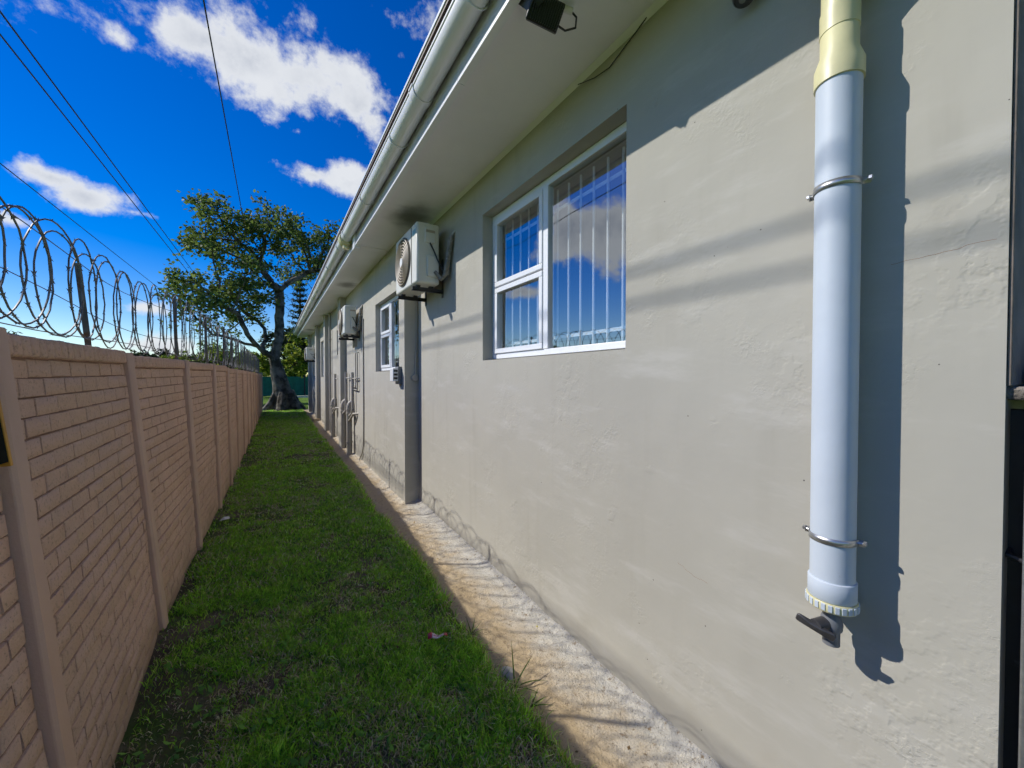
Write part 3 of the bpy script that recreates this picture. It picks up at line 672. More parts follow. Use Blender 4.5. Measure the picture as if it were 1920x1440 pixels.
def soil_pipe(y, ztop, zhi, label, yarm, up=.028, xp=WX2 - .085):
    zb = float(gz(y)) - .05
    O = root('drain_pipe', (xp, y, zb), label, 'pipe', 'drain pipes standing along the far wall')
    part(MB().tube([(xp, y, zb), (xp, y, ztop - .13), (xp, y, ztop - .09), (xp + .02, y - .004, ztop - .03), (xp + .05, y - .01, ztop), (WX2 + .02, y - .02, ztop + .005)], .052, 22), 'stack', 'grey_pipe', O)
    for z in (zb + .30, ztop - .16, ztop - .24): part(MB().lathe([(.053, 0), (.060, .003), (.060, .035), (.053, .038)], (xp, y, z), 22), 'collar', 'grey_pipe', O)
    part(MB().tube([(WX2 - .055, y - .22, ztop - .12), (WX2 - .055, y - .22, zhi)], up, 16), 'vent_pipe', 'grey_pipe', O)
    part(MB().tube([(WX2 - .055, y - .22, ztop - .12), (WX2 - .06, y - .19, ztop - .2), (xp, y - .05, ztop - .26)], up, 14), 'junction', 'grey_pipe', O)
    part(MB().tube([(WX2 - .055, y - .22, zhi - .12), (WX2 - .05, y - .62, zhi - .115), (WX2 + .01, y - .64, zhi - .115)], .012, 10), 'overflow', 'grey_pipe', O)
    if yarm: part(MB().tube([(xp - .01, y, ztop - .36), (xp + .0, y - .10, ztop - .33), (xp + .02, y - .34, ztop - .20), (WX2 + .02, y - .46, ztop - .19)], .022, 14), 'waste_arm', 'grey_pipe', O)
    return O
soil_pipe(8.02, 1.12, 1.70, 'nearest of three thick grey drain pipes, with a slanted side arm', True)
soil_pipe(8.77, 1.11, 1.71, 'middle one of the three thick grey drain pipes, against the pier', False)
soil_pipe(10.38, 1.07, 1.69, 'farthest of the three thick grey drain pipes, with a white collar', True)
CP = root('copper_pipes', (WX2 - .02, 7.75, 1.5), 'pair of slim grey water pipes looped on the wall above the drain pipes', 'pipe')
for k, yy in enumerate((7.60, 7.42)):
    part(MB().tube([(WX2 + .01, yy + .02, 2.06), (WX2 - .03, yy + .02, 2.06), (WX2 - .034, yy, 2.02), (WX2 - .034, yy, 1.45 - k * .05), (WX2 - .034, yy + .05, 1.42 - k * .05), (WX2 - .034, yy + .55, 1.43 - k * .05)], .011, 10), 'water_pipe', 'grey_pipe', CP)
tp = root('rainwater_pipe', (WX2 - .05, 11.1, .2), 'slim grey rainwater pipe on the wall between two piers', 'pipe')
part(MB().tube([(WX2 - .05, 11.15, .1), (WX2 - .05, 11.15, 3.3)], .030, 14), 'tube', 'grey_pipe', tp)
for z in (.8, 1.7, 2.6): part(MB().lathe([(.031, 0), (.038, .003), (.038, .03), (.031, .033)], (WX2 - .05, 11.15, z), 14), 'clip', 'grey_pipe', tp)

# ================================================================== precast boundary wall
FY = [.32, 1.775, 3.20, 4.50, 5.70, 6.75, 8.0, 9.25, 10.5, 11.75, 13.0, 14.25, 15.4, 16.6, 17.8, 18.75]
FBX = np.interp(FY, [.3, 1.775, 2.2, 3.2, 4.5, 5.7, 6.7, 8, 10.3, 12, 18.8], [-.53, -.548, -.560, -.600, -.585, -.545, -.515, -.50, -.465, -.445, -.37])
LEAN = np.interp(FY, [.3, 1.775, 3.2, 4.5, 5.7, 6.75, 9], [.17, .165, .15, .085, .05, .03, .02])
FTZ = np.interp(FY, [.3, 1.775, 3.2, 4.5, 5.7, 6.75, 9, 18.8], [1.735, 1.738, 1.735, 1.745, 1.75, 1.73, 1.735, 1.74])
base = [Vector((FBX[i], FY[i], float(gz(FY[i])) - .06)) for i in range(len(FY))]
top = [Vector((FBX[i] - LEAN[i], FY[i], FTZ[i])) for i in range(len(FY))]
# carry the lean down to the buried foot so that the face passes through the ground where measured
FW = root('boundary_wall', (-.58, 6, 0), 'tan precast concrete boundary wall moulded like brickwork', 'wall')
def frame_at(i, a, h):
    """point on bay i's face at fraction a along and height h (m, up the slope), with its basis"""
    b = base[i].lerp(base[i + 1], a); t = top[i].lerp(top[i + 1], a); up = (t - b); L = up.length; up /= L
    al = (base[i + 1].lerp(top[i + 1], h / L) - base[i].lerp(top[i], h / L)); al.normalize()
    nrm = al.cross(up); nrm.normalize(); nrm = nrm if nrm.x > 0 else -nrm
    return b + up * h, al, up, nrm, L
def basis(p, al, up, nrm, sx=1, sy=1, sz=1):
    return Matrix(((al.x * sx, nrm.x * sy, up.x * sz, p.x), (al.y * sx, nrm.y * sy, up.y * sz, p.y), (al.z * sx, nrm.z * sy, up.z * sz, p.z), (0, 0, 0, 1)))
def chamfer_block(L, T, H, c, jag=0.0):
    """a block centred at origin, back at y=-T, chamfered rim on its front"""
    r = random.Random(int(L * 1e5) + int(c * 1e6) + int(jag * 1e6))
    ring = lambda k, y: [(sx * (L / 2 - k) + r.uniform(-jag, jag), y + r.uniform(-jag, jag) * .4, sz * (H / 2 - k) + r.uniform(-jag, jag)) for sx, sz in ((-1, -1), (1, -1), (1, 1), (-1, 1))]
    vs = ring(0, -T) + ring(0, -c) + ring(c, 0); fs = []
    for k in (0, 4):
        for i in range(4): fs.append((k + i, k + (i + 1) % 4, k + 4 + (i + 1) % 4, k + 4 + i))
    fs.append((8, 9, 10, 11)); return MB().add(vs, fs)
BR = [chamfer_block(1.0, .012, 1.0, .0, 0).v for _ in range(1)]
def brick_mesh(L, H, seed):
    random.seed(seed); m = chamfer_block(L, .014, H, .003, .0010 + .0003 * seed).mesh('brick', True, 50); m.materials.append(M['fence']); return m
CH = .0672; BL = .182; GAP = .0042; VG = .0075
brick_meshes = [brick_mesh(BL - VG, CH - GAP, s) for s in range(5)]
half_meshes = [brick_mesh(BL / 2 - VG, CH - GAP, s) for s in range(5, 8)]
cop_mesh = chamfer_block(.058, .045, .072, .008, .0012).mesh('coping_block', True, 50); cop_mesh.materials.append(M['fence'])
rest = MB(); rest_n = 0; rest_cop = MB(); n_brick = 0
random.seed(3)
POST_W = .092
Bk = []; Ck = []
for i in range(len(FY) - 1):
    p0, al, up, nrm, L = frame_at(i, 0, 0); blen = (base[i + 1] - base[i]).length
    # backing slab
    mb = MB(); fr_ = []; bk_ = []; NA, NH = 8, 8
    for h in range(NH + 1):
        for a in range(NA + 1):
            q, _, _, n_, _ = frame_at(i, a / NA, (L - .03) * h / NH); fr_.append(q - n_ * .0075); bk_.append(q - n_ * .055)
    nv = len(fr_); fs_ = []
    for h in range(NH):
        for a in range(NA):
            k = h * (NA + 1) + a; fs_ += [(k, k + 1, k + NA + 2, k + NA + 1), (nv + k, nv + k + NA + 1, nv + k + NA + 2, nv + k + 1)]
    t0 = NH * (NA + 1)
    for a in range(NA): fs_.append((t0 + a, t0 + a + 1, nv + t0 + a + 1, nv + t0 + a))
    mb.add(fr_ + bk_, fs_)
    panel = part(mb, 'panel', 'fence_groove', FW, smooth=False)
    rows = int((L - .075) / CH); usable = blen - POST_W
    z0 = L - .075 - rows * CH
    for r_ in range(rows):
        h = z0 + (r_ + .5) * CH
        gap_panel = .0035 if r_ % 4 == 0 else 0.0
        xs = []; x = POST_W / 2 + (0 if r_ % 2 == 0 else -BL / 2)
        while x < POST_W / 2 + usable - .02:
            a0 = max(x, POST_W / 2); a1 = min(x + BL, POST_W / 2 + usable)
            if a1 - a0 > .03: xs.append((a0, a1))
            x += BL
        bulge = [random.uniform(-.0035, .0035)]
        panel_off = .0025 * math.sin(i * 3.1 + (r_ // 4) * 2.3)
        for a0, a1 in xs:
            p, al_, up_, n_, _ = frame_at(i, (a0 + a1) / 2 / blen, h)
            p = p + n_ * (panel_off + random.uniform(-.0012, .0012)) + up_ * (random.uniform(-.0012, .0012) - gap_panel * .3)
            Bk.append((i, (p - Vector((0, .3, 1.2))).length + (0 if p.y > 1.28 else 50), p, al_, up_, n_, a1 - a0, panel, gap_panel))
    nb = int(usable / .060); stp = usable / nb
    for k in range(nb):
        p, al_, up_, n_, _ = frame_at(i, (POST_W / 2 + (k + .5) * stp) / blen, L - .036)
        Ck.append((i, p + n_ * .016 + up_ * random.uniform(-.002, .002), al_, up_, n_, stp / .060 * .93, panel))
rv = random.Random(9)
Bk.sort(key=lambda t: t[1])
for idx, (i, dd, p, al_, up_, n_, ln, panel, gp) in enumerate(Bk):
    if ln > BL * .75: me = brick_meshes[idx % 5]; sx = (ln - VG * rv.uniform(.45, 1.25)) / (BL - VG)
    else: me = half_meshes[idx % 3]; sx = (ln - VG * rv.uniform(.45, 1.25)) / (BL / 2 - VG)
    mw = basis(p, al_, up_, n_, sx, 1, 1 - gp * 8)
    if idx < 300:
        o = link('brick', me); o.parent = panel; o.matrix_parent_inverse = Matrix.Identity(4)
        o.matrix_basis = Matrix.Translation(Vector(FW.location)) @ Matrix.Identity(4) if False else mw
    else:
        rest.add([mw @ v.co for v in me.vertices], [tuple(pl.vertices) for pl in me.polygons])
bw = part(rest, 'brickwork', 'fence', FW); bw['kind'] = 'stuff'
for i, p, al_, up_, n_, sx, panel in Ck:
    mw = basis(p, al_, up_, n_, sx, 1, 1)
    if i in (1, 2, 3):
        o = link('coping_block', cop_mesh); o.parent = panel; o.matrix_parent_inverse = Matrix.Identity(4); o.matrix_basis = mw
    else: rest_cop.add([mw @ v.co for v in cop_mesh.vertices], [tuple(pl.vertices) for pl in cop_mesh.polygons])
cw = part(rest_cop, 'coping', 'fence', FW)
for i in range(len(FY)):
    j = min(i, len(FY) - 2); a = 0 if i == j else 1
    p, al_, up_, n_, L = frame_at(j, a, 0)
    mw = basis(p, al_, up_, n_)
    h1 = L + .012
    mb = MB(); w = POST_W / 2
    prof = [(-w, -.07), (w, -.07), (w, .020), (w - .012, .030), (-w + .012, .030), (-w, .020)]
    n = len(prof); zs = [-.25, h1 * .5, h1 - .006, h1]
    vs = []
    for k, z in enumerate(zs):
        s = .93 if k == 3 else 1
        vs += [mw @ Vector((x * s + .002 * math.sin(i * 7 + k), y * s, z)) for x, y in prof]
    fs = [(k * n + q, k * n + (q + 1) % n, (k + 1) * n + (q + 1) % n, (k + 1) * n + q) for k in range(3) for q in range(n)] + [tuple(range(n - 1, -1, -1)), tuple(3 * n + q for q in range(n))]
    part(mb.add(vs, fs), 'post', 'fence_post', FW, .003)

# the painted board hung beside the nearest post
SB = root('hanging_board', (-.60, 1.60, 1.37), 'dark board with a yellow edge hanging on the boundary wall beside the nearest post', 'board')
up1 = Vector((-.028, 0, .246)).normalized(); c0 = Vector((-.610, 1.570, 1.376))
def slab(p, dx, dy, h): 
    q = [p, p + Vector((dx, 0, 0)), p + Vector((dx, dy, 0)), p + Vector((0, dy, 0))]
    return MB().add(q + [v + up1 * h for v in q], [(0, 1, 2, 3), (4, 7, 6, 5), (0, 4, 5, 1), (1, 5, 6, 2), (2, 6, 7, 3), (3, 7, 4, 0)])
part(slab(c0, .016, -.60, .40), 'panel', 'board', SB, .002)
part(slab(c0 + Vector((-.002, .001, -.012)), .021, .013, .42), 'edge_strip', 'yellow', SB, .002)

# far grey wall beyond the gap, in three bays
GW = root('grey_wall', (-.42, 22.5, 0), 'dark grey precast wall beyond the end of the tan wall, behind the tree', 'wall')
for k in range(2):
    y = 21.3 + k * 1.5
    part(MB().box(-.52 - .01 * k, -.38 - .01 * k, y, y + .12, 0, 1.83), 'post', 'grey_wall', GW, .01)
    for r_ in range(6): part(MB().box(-.48 - .01 * k, -.43 - .01 * k, y + .12, y + 1.5, .1 + r_ * .285, .1 + r_ * .285 + .278), 'panel', 'grey_wall', GW, .006)

# ================================================================== razor wire on stakes
RW = root('razor_wire', (-.75, 6, 1.74), 'coiled razor wire strung on rusty stakes above the tan boundary wall', 'razor wire')
def fence_top(y): return float(np.interp(y, FY, [t.x for t in top])), float(np.interp(y, FY, [t.z for t in top]))
for k, y in enumerate([1.32, 2.83, 4.45, 5.68, 6.75, 8.0, 9.25, 10.5, 11.75, 13.0, 14.25, 15.4, 16.6, 17.8]):
    fx, fz = fence_top(y); hgt = .44 if k < 2 else .58; ln = -.05 if k == 1 else random.uniform(-.03, .01)
    mb = MB(); x0 = fx - .045; s = .024
    for pr in (((0, 0), (s, 0), (s, .004), (0, .004)), ((0, .004), (.004, .004), (.004, s), (0, s))):
        mb.add([(x0 + a, y + b, fz - .30) for a, b in pr] + [(x0 + a + ln, y + b - .03, fz + hgt) for a, b in pr], [(0, 1, 2, 3), (4, 7, 6, 5), (0, 4, 5, 1), (1, 5, 6, 2), (2, 6, 7, 3), (3, 7, 4, 0)])
    part(mb, 'stake', 'rust', RW, smooth=False)
cm = MB(); bb = MB(); rb = random.Random(5); y = .80; k = 0     # flat-wrap: overlapping loops standing in the plane of the wall
while y < 18.2:
    fx, fz = fence_top(y); r = rb.uniform(.92, 1.05) * float(np.interp(y, [2, 4.5], [.218, .262])); cx = fx - .035 + (.012 if k % 2 else -.012); zc = fz + r + .045 + rb.uniform(-.015, .02); sk = rb.uniform(-.05, .05); tw = rb.uniform(-.10, .10); sq = rb.uniform(.92, 1.05)
    loop = []
    for q in range(30):
        t = 2 * math.pi * q / 30
        loop.append(Vector((cx + tw * r * math.cos(t) + rb.uniform(-.002, .002), y + r * sq * math.cos(t) + sk * r * math.sin(t), zc + r * math.sin(t))))
    cm.tube(loop, .0033, 5, closed=True)
    acc = rb.uniform(0, .05)
    for a, b in zip(loop, loop[1:] + loop[:1]):
        acc += (b - a).length
        if acc > .075:
            acc = rb.uniform(-.012, .012); t = (b - a).normalized(); s1 = Matrix.Rotation(rb.uniform(0, 6.28), 3, t) @ t.orthogonal().normalized(); s2 = t.cross(s1)
            for sg in (1, -1):
                c = a; w = s1 * .009 * sg
                bb.add([c - t * .006, c + t * .014 + w, c + t * .004 + w * .3, c - t * .014 + w, c + s2 * .0025, c - s2 * .0025], [(0, 1, 2), (0, 2, 3), (4, 1, 2), (5, 3, 2)])
    y += .148 + rb.uniform(-.025, .025); k += 1
part(cm, 'coil', 'wire', RW)
o = part(bb, 'barbs', 'wire', RW, smooth=False); o['kind'] = 'stuff'
for dz, dx in ((.42, .0), (.235, -.05), (.06, .02)):
    P_ = []
    for y in np.linspace(.7, 18.2, 60):
        fx, fz = fence_top(y); P_.append((fx - .05 + dx, y, fz + dz + .02 * math.sin(y * 2.1 + dz * 9) + (.05 * math.sin(y * 1.3) if dz == .235 else 0)))
    part(MB().tube(P_, .002, 5), 'strand', 'wire', RW)

# ================================================================== overhead lines
def overhead(p, sag, r, label):
    pts = [(p[0] + dx * (y / 100), y, p[1] - 1.6 * 0 - sag * (1 - ((y - 20) / 60) ** 2)) for dx in (0,) for y in np.linspace(-40, 80, 60)]
    tag(MB().tube(pts, r, 6).build('power_line', 'cable'), label, 'cable', 'overhead power lines along the alley')
overhead((-2.97, 6.62), .25, .011, 'upper one of the twin overhead cables crossing the sky at left')
overhead((-3.23, 6.68), .22, .011, 'lower one of the twin overhead cables crossing the sky at left')
overhead((-7.1, 8.5), .25, .016, 'single overhead cable lowest in the sky, above the razor wire')
overhead((-.70, 6.62), .2, .010, 'steep overhead cable in the middle of the sky above the tree')

# ================================================================== plants
def tint_attr(me, cols):   # one colour per vertex
    a = me.color_attributes.new('tint', 'FLOAT_COLOR', 'POINT'); c = np.ones((len(me.vertices), 4), np.float32); c[:, :3] = cols; a.data.foreach_set('color', c.ravel())
def fast_mesh(name, verts, faces_tri, cols, material):
    me = bpy.data.meshes.new(name); nv = len(verts); nf = len(faces_tri)
    me.vertices.add(nv); me.vertices.foreach_set('co', np.asarray(verts, np.float32).ravel())
    me.loops.add(nf * 3); me.loops.foreach_set('vertex_index', np.asarray(faces_tri, np.int32).ravel())
    me.polygons.add(nf); me.polygons.foreach_set('loop_start', np.arange(0, nf * 3, 3, dtype=np.int32))
    me.update(calc_edges=True); me.validate()
    tint_attr(me, cols); me.materials.append(M[material]); return me

def leaves(name, centres, size, palette, wt_, r, droop=.2, aspect=.55, normal_up=.35):
    """folded diamond leaves: 5 verts, 4 tris each"""
    n = len(centres); c = np.asarray(centres, float)
    d = r.normal(size=(n, 3)); d[:, 2] = d[:, 2] * .6 - droop; d /= np.linalg.norm(d, axis=1)[:, None]
    u = r.normal(size=(n, 3)); u[:, 2] += normal_up * 3; s = np.cross(d, u); s /= np.linalg.norm(s, axis=1)[:, None]; u = np.cross(s, d)
    L = size * r.uniform(.6, 1.25, n)[:, None]; W = L * aspect * .5
    v = np.stack([c, c + d * L * .5 + s * W - u * L * .05, c + d * L, c + d * L * .5 - s * W - u * L * .05, c + d * L * .48 + u * L * .03], 1).reshape(-1, 3)
    o = (np.arange(n) * 5)[:, None]
    f = np.concatenate([o + np.array([[0, 1, 4]]), o + np.array([[1, 2, 4]]), o + np.array([[2, 3, 4]]), o + np.array([[3, 0, 4]])], 0)
    pal = np.asarray(palette); pick = pal[r.choice(len(pal), n, p=np.asarray(wt_) / np.sum(wt_))] * r.uniform(.75, 1.25, n)[:, None]
    return fast_mesh(name, v, f, np.repeat(pick, 5, 0), 'leaf')

def grow(limbs, attract, step=.22, kill=.3, iters=80, infl=4.0):
    """space colonisation from hand-laid limbs; returns nodes, parents, children counts"""
    nodes = []; par = []
    first = {}
    for li, (pl, parent_key) in enumerate(limbs):
        prev = -1
        P0 = Vector(pl[0])
        if nodes: prev = int(np.argmin(np.linalg.norm(np.array(nodes) - np.array(P0), axis=1)))
        for a, b in zip(pl[:-1], pl[1:]):
            a = Vector(a); b = Vector(b); k = max(1, int((b - a).length / step))
            for q in range(k):
                p = a.lerp(b, (q + 1) / k) if (prev >= 0 or q > 0) else a
                if prev >= 0: p = p + Vector((random.uniform(-.02, .02), random.uniform(-.02, .02), random.uniform(-.02, .02)))
                nodes.append(tuple(p)); par.append(prev); prev = len(nodes) - 1
    A = np.asarray(attract, float); N = np.asarray(nodes, float)
    near = np.full(len(A), -1); nd = np.full(len(A), 1e9); done = 0
    for it in range(iters):
        new = N[done:]
        if len(new):
            D = np.linalg.norm(A[:, None] - new[None], axis=2); m = D.argmin(1); dm = D[np.arange(len(A)), m]
            up_ = dm < nd; near[up_] = m[up_] + done; nd[up_] = dm[up_]
        done = len(N)
        keep = nd > kill; A = A[keep]; near = near[keep]; nd = nd[keep]
        if not len(A): break
        dirs = (A - N[near]) / nd[:, None]
        add = {}
        for k, i_ in enumerate(near):
            if nd[k] < infl: add.setdefault(int(i_), []).append(dirs[k])
        if not add: break
        nn = []
        for i_, ds in add.items():
            d = np.mean(ds, 0) + rng.normal(size=3) * .12; l_ = np.linalg.norm(d)
            if l_ < 1e-3: continue
            nn.append((i_, N[i_] + d / l_ * step))
        if not nn: break
        par += [q[0] for q in nn]; N = np.vstack([N, [q[1] for q in nn]])
        if len(N) > 6000: break
    return N, par

def branches_mesh(N, par, rtip, power, rmax=None, sides=6):
    n = len(N); acc = np.zeros(n); kids = [[] for _ in range(n)]
    for i_, p in enumerate(par):
        if p >= 0: kids[p].append(i_)
    order = list(range(n))
    for i_ in range(n - 1, -1, -1):     # children always come after parents
        if not kids[i_]: acc[i_] = rtip ** power
        else: acc[i_] = sum(acc[k] for k in kids[i_])
    rad = acc ** (1 / power)
    if rmax: rad = np.minimum(rad, rmax)
    mb = MB(); started = set()
    for i_ in range(n):
        p = par[i_]
        main = p >= 0 and kids[p] and max(kids[p], key=lambda k: rad[k]) == i_
        if p < 0 or not main:
            chain = [i_] if p < 0 else [p, i_]; c = i_
            while kids[c]:
                c = max(kids[c], key=lambda k: rad[k]); chain.append(c)
            if len(chain) > 1:
                rs = [float(rad[k]) for k in chain]
                if p >= 0: rs[0] = min(rs[0], rs[1] * 1.15)
                mb.tube([N[k] for k in chain], rs, sides if rs[0] > .05 else 5)
    return mb, rad, kids

TY = 19.7
clumps = [(-2.1, 8.16), (-1.84, 7.82), (-2.72, 7.25), (-2.37, 7.06), (-1.46, 7.9), (-1.95, 7.14), (-0.91, 7.88), (-0.46, 7.7), (0.14, 8.09), (-0.23, 7.39), (0.62, 8.19), (1.06, 8.21), (1.71, 7.9), (2.25, 8.0), (2.46, 7.66), (1.7, 7.09), (1.25, 7.38), (0.62, 7.41), (2.11, 6.93), (-1.85, 6.5), (-1.42, 6.9), (-1.03, 6.77), (-0.7, 6.48), (-0.35, 6.89), (-2.89, 5.24), (-2.49, 5.23), (-3.14, 4.96), (-2.24, 4.8), (-1.87, 4.65), (-1.5, 4.55), (-1.23, 4.17), (-1.43, 5.63), (-0.94, 5.42), (-1.6, 5.21), (-0.48, 5.2), (-0.19, 5.1), (-0.72, 4.63), (-2.14, 3.83), (-2.65, 3.92), (-1.88, 3.52), (0.61, 6.33), (0.13, 7.32), (-1.14, 7.43)]
L3 = lambda pts, dy: [(x, TY + dy * k / (len(pts) - 1), z) for k, (x, z) in enumerate(pts)]
limbs = [(L3([(.42, 0), (.37, .37), (.32, 1.16), (.17, 2.02), (.09, 2.51)], 0), None),
         (L3([(.09, 2.51), (.28, 3.3), (.30, 4.3), (.34, 5.16), (.32, 5.44)], .3), None),
         (L3([(.32, 5.44), (.05, 5.65), (-.24, 6.07), (-.41, 6.53)], -.4), None),
         (L3([(.32, 5.37), (.54, 5.68), (.73, 5.88), (1.05, 6.11), (1.37, 6.44), (2.04, 6.69)], .5), None),
         (L3([(.09, 2.48), (-.27, 2.68), (-.56, 2.98), (-.84, 3.38), (-1.17, 4.18), (-1.61, 4.41)], -1.0), None),
         (L3([(-.39, 2.71), (-.24, 3.28), (-.26, 3.76), (-.49, 4.1), (-.83, 4.34)], 1.2), None),
         (L3([(-.56, 2.98), (-.96, 3.03), (-1.4, 3.21), (-1.99, 3.31)], -.3), None),
         (L3([(.17, 2.23), (.46, 2.96), (.71, 3.47), (.90, 3.84)], 1.0), None)]
att = []
for x, z in clumps:
    dy = rng.uniform(-1.5, 1.5)
    for _ in range(22):
        d = rng.normal(size=3) * np.array([.30, .6, .22]); att.append((x + d[0], TY + dy + d[1], z + d[2]))
N, par = grow(limbs, att, .17, .22, 90)
bm_, rad, kids = branches_mesh(N, par, .0125, 2.0, .5, 8)
CT = root('coral_tree', (.42, TY, .2), 'big spreading tree with a thick gnarled grey trunk at the end of the alley', 'tree')
# flared, buttressed foot
for v_i in range(24): pass
bm_.tube([(.46, TY, .0), (.44, TY, .35), (.40, TY, .8), (.34, TY, 1.25), (.20, TY, 1.9), (.10, TY, 2.45)], [.62, .50, .40, .33, .27, .17], 16)
for k in range(6):
    a = k * 1.05 + .3
    bm_.tube([(.44 + .25 * math.cos(a), TY + .25 * math.sin(a), 1.0), (.44 + .46 * math.cos(a), TY + .46 * math.sin(a), .45), (.44 + .78 * math.cos(a), TY + .78 * math.sin(a), .12)], [.16, .20, .16], 8)
tr = part(bm_, 'trunk', 'bark', CT)
tips = [i_ for i_ in range(len(N)) if rad[i_] < .022]
cent = []
for i_ in tips:
    k = 40 if not kids[i_] else 6
    for _ in range(k): cent.append(N[i_] + rng.normal(size=3) * (.08 if kids[i_] else .135))
# thin out the low bare twigs
cent = [c for c in cent if not (c[2] < 4.1 and rng.random() < .72)]
me = leaves('crown', cent, .145, [(.085, .145, .030), (.13, .19, .040), (.055, .095, .022), (.17, .25, .07), (.26, .22, .07)], [4, 3.5, 3.5, 1.3, .06], rng, .15, .72)
adopt(link('crown', me), CT)

def leafy(name, label, basep, blobs, n, size, pal, wts, trunk=.08, group=None, bark='dark_bark', aspect=.55, shell=.5, trunk_top=None):
    T = root(name, basep, label, 'tree', group)
    c = []
    tot = sum(b[3] * b[4] * b[5] for b in blobs)
    mbt = MB(); tz = trunk_top or min(b[2] for b in blobs)
    mbt.tube([basep, (basep[0] + .1, basep[1], (basep[2] + tz) / 2), (basep[0], basep[1], tz)], [trunk * 1.2, trunk, trunk * .8], 8)
    for bx_, by_, bz_, rx, ry, rz in blobs:
        k = int(n * rx * ry * rz / tot); d = rng.normal(size=(k, 3)); d /= np.linalg.norm(d, axis=1)[:, None]
        # clumpy shell: pull towards a handful of sub-centres
        sub = rng.normal(size=(max(4, k // 90), 3)); sub /= np.linalg.norm(sub, axis=1)[:, None]; sub *= rng.uniform(.35, 1.0, len(sub))[:, None]
        p = sub[rng.integers(0, len(sub), k)] + d * rng.uniform(.03, .30, k)[:, None]
        c.append(p * np.array([rx, ry, rz]) + np.array([bx_, by_, bz_]))
        mbt.tube([(basep[0], basep[1], tz), ((basep[0] + bx_) / 2, (basep[1] + by_) / 2, (tz + bz_) / 2 + .1), (bx_, by_, bz_)], [trunk * .8, trunk * .5, trunk * .25], 6)
        for s_ in sub[:14]: mbt.tube([(bx_, by_, bz_), tuple(np.array([bx_, by_, bz_]) + s_ * np.array([rx, ry, rz]))], [trunk * .22, trunk * .06], 5)
    part(mbt, 'trunk', bark, T)
    adopt(link('crown', leaves('crown', np.concatenate(c), size, pal, wts, rng, .2, aspect)), T)
    return T
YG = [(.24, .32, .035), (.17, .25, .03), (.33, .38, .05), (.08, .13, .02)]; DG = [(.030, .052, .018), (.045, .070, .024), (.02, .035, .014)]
MG = [(.06, .10, .025), (.08, .13, .03), (.04, .07, .02)]
leafy('shrub_tree', 'bright yellow-green tree behind the far end of the building', (2.2, 25, .1), [(1.55, 25, 2.7, 1.0, 1.2, .9), (2.5, 25, 3.3, 1.2, 1.3, 1.2), (1.2, 24.6, 3.6, .55, .8, .6), (3.3, 25.5, 2.4, 1.2, 1.2, 1.2), (1.0, 24.5, 2.3, .8, .8, .8), (-.5, 25, 2.4, .9, .8, .8)], 9500, .20, YG, [3, 3, 2, 3], .09)
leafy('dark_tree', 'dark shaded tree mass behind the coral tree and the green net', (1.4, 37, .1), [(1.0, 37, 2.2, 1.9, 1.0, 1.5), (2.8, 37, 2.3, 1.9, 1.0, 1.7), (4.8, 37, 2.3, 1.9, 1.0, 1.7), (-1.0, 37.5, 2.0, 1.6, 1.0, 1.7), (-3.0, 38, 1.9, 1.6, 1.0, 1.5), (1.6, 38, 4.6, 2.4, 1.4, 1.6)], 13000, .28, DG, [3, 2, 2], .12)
leafy('green_tree', 'bright green tree beyond the boundary wall, left of the coral tree', (-3.2, 35, 0), [(-2.0, 35, 2.9, 1.2, 1.2, 1.1), (-3.7, 35, 3.3, 1.4, 1.2, 1.1), (-5.2, 35, 2.7, 1.3, 1.2, .8), (-.8, 35.5, 2.7, .9, 1, 1.0)], 5200, .17, YG, [3, 3, 1, 2], .09)
leafy('feathery_tree', 'thin feathery tree showing behind the near razor wire', (-4.6, 11.0, -.3), [(-4.2, 11, 2.25, .55, .6, .35), (-4.8, 11, 2.5, .7, .6, .35), (-5.5, 11, 2.35, .5, .6, .3), (-3.7, 11, 2.05, .4, .5, .25)], 1500, .085, MG, [2, 2, 1], .035, aspect=.35)
for k, (x, y, z, rx, rz, lab) in enumerate([(-19.5, 58, 3.6, 3.0, 1.3, 'dark rounded distant tree behind the wall, left of the stakes'), (-9.5, 52, 3.5, 3.2, 1.5, 'dark distant tree behind the third and fourth stakes'), (-14.0, 75, 4.0, 4.5, 1.6, 'far dark tree on the skyline between two nearer ones'), (-5.0, 46, 3.6, 2.4, 1.4, 'mid-green distant tree just left of the coral tree'), (-31, 62, 2.6, 4, 1.3, 'low distant tree at the left behind the feathery tree')]):
    leafy('distant_tree', lab, (x, y, -.3), [(x, y, z - .5, rx, 1.6, rz), (x + rx * .5, y, z, rx * .6, 1.4, rz * .8), (x - rx * .6, y, z - .3, rx * .6, 1.4, rz * .7)], 2600, .38, DG if k != 3 else MG, [3, 2, 2], .2, 'trees beyond the boundary wall')
# a leafless, twiggy tree right of the pine
BT = root('bare_tree', (4.6, 33, .1), 'thin twiggy tree with few leaves above the gutter end', 'tree')
at2 = [tuple(np.array([rng.normal(3.2, 1.3), rng.normal(33, 1.0), rng.normal(7.2, 1.1)])) for _ in range(170)]
N2, p2 = grow([([(4.4, 33, 0), (4.2, 33, 3.0), (3.6, 33, 5.2)], None)], at2, .3, .4, 50, 8)
b2, r2, k2 = branches_mesh(N2, p2, .014, 2.2, .25, 6); part(b2, 'trunk', 'dark_bark', BT)
c2_ = [N2[i_] + rng.normal(size=3) * .15 for i_ in range(len(N2)) if r2[i_] < .03 for _ in range(2)]
adopt(link('crown', leaves('crown', c2_, .13, MG, [1, 1, 1], rng)), BT)
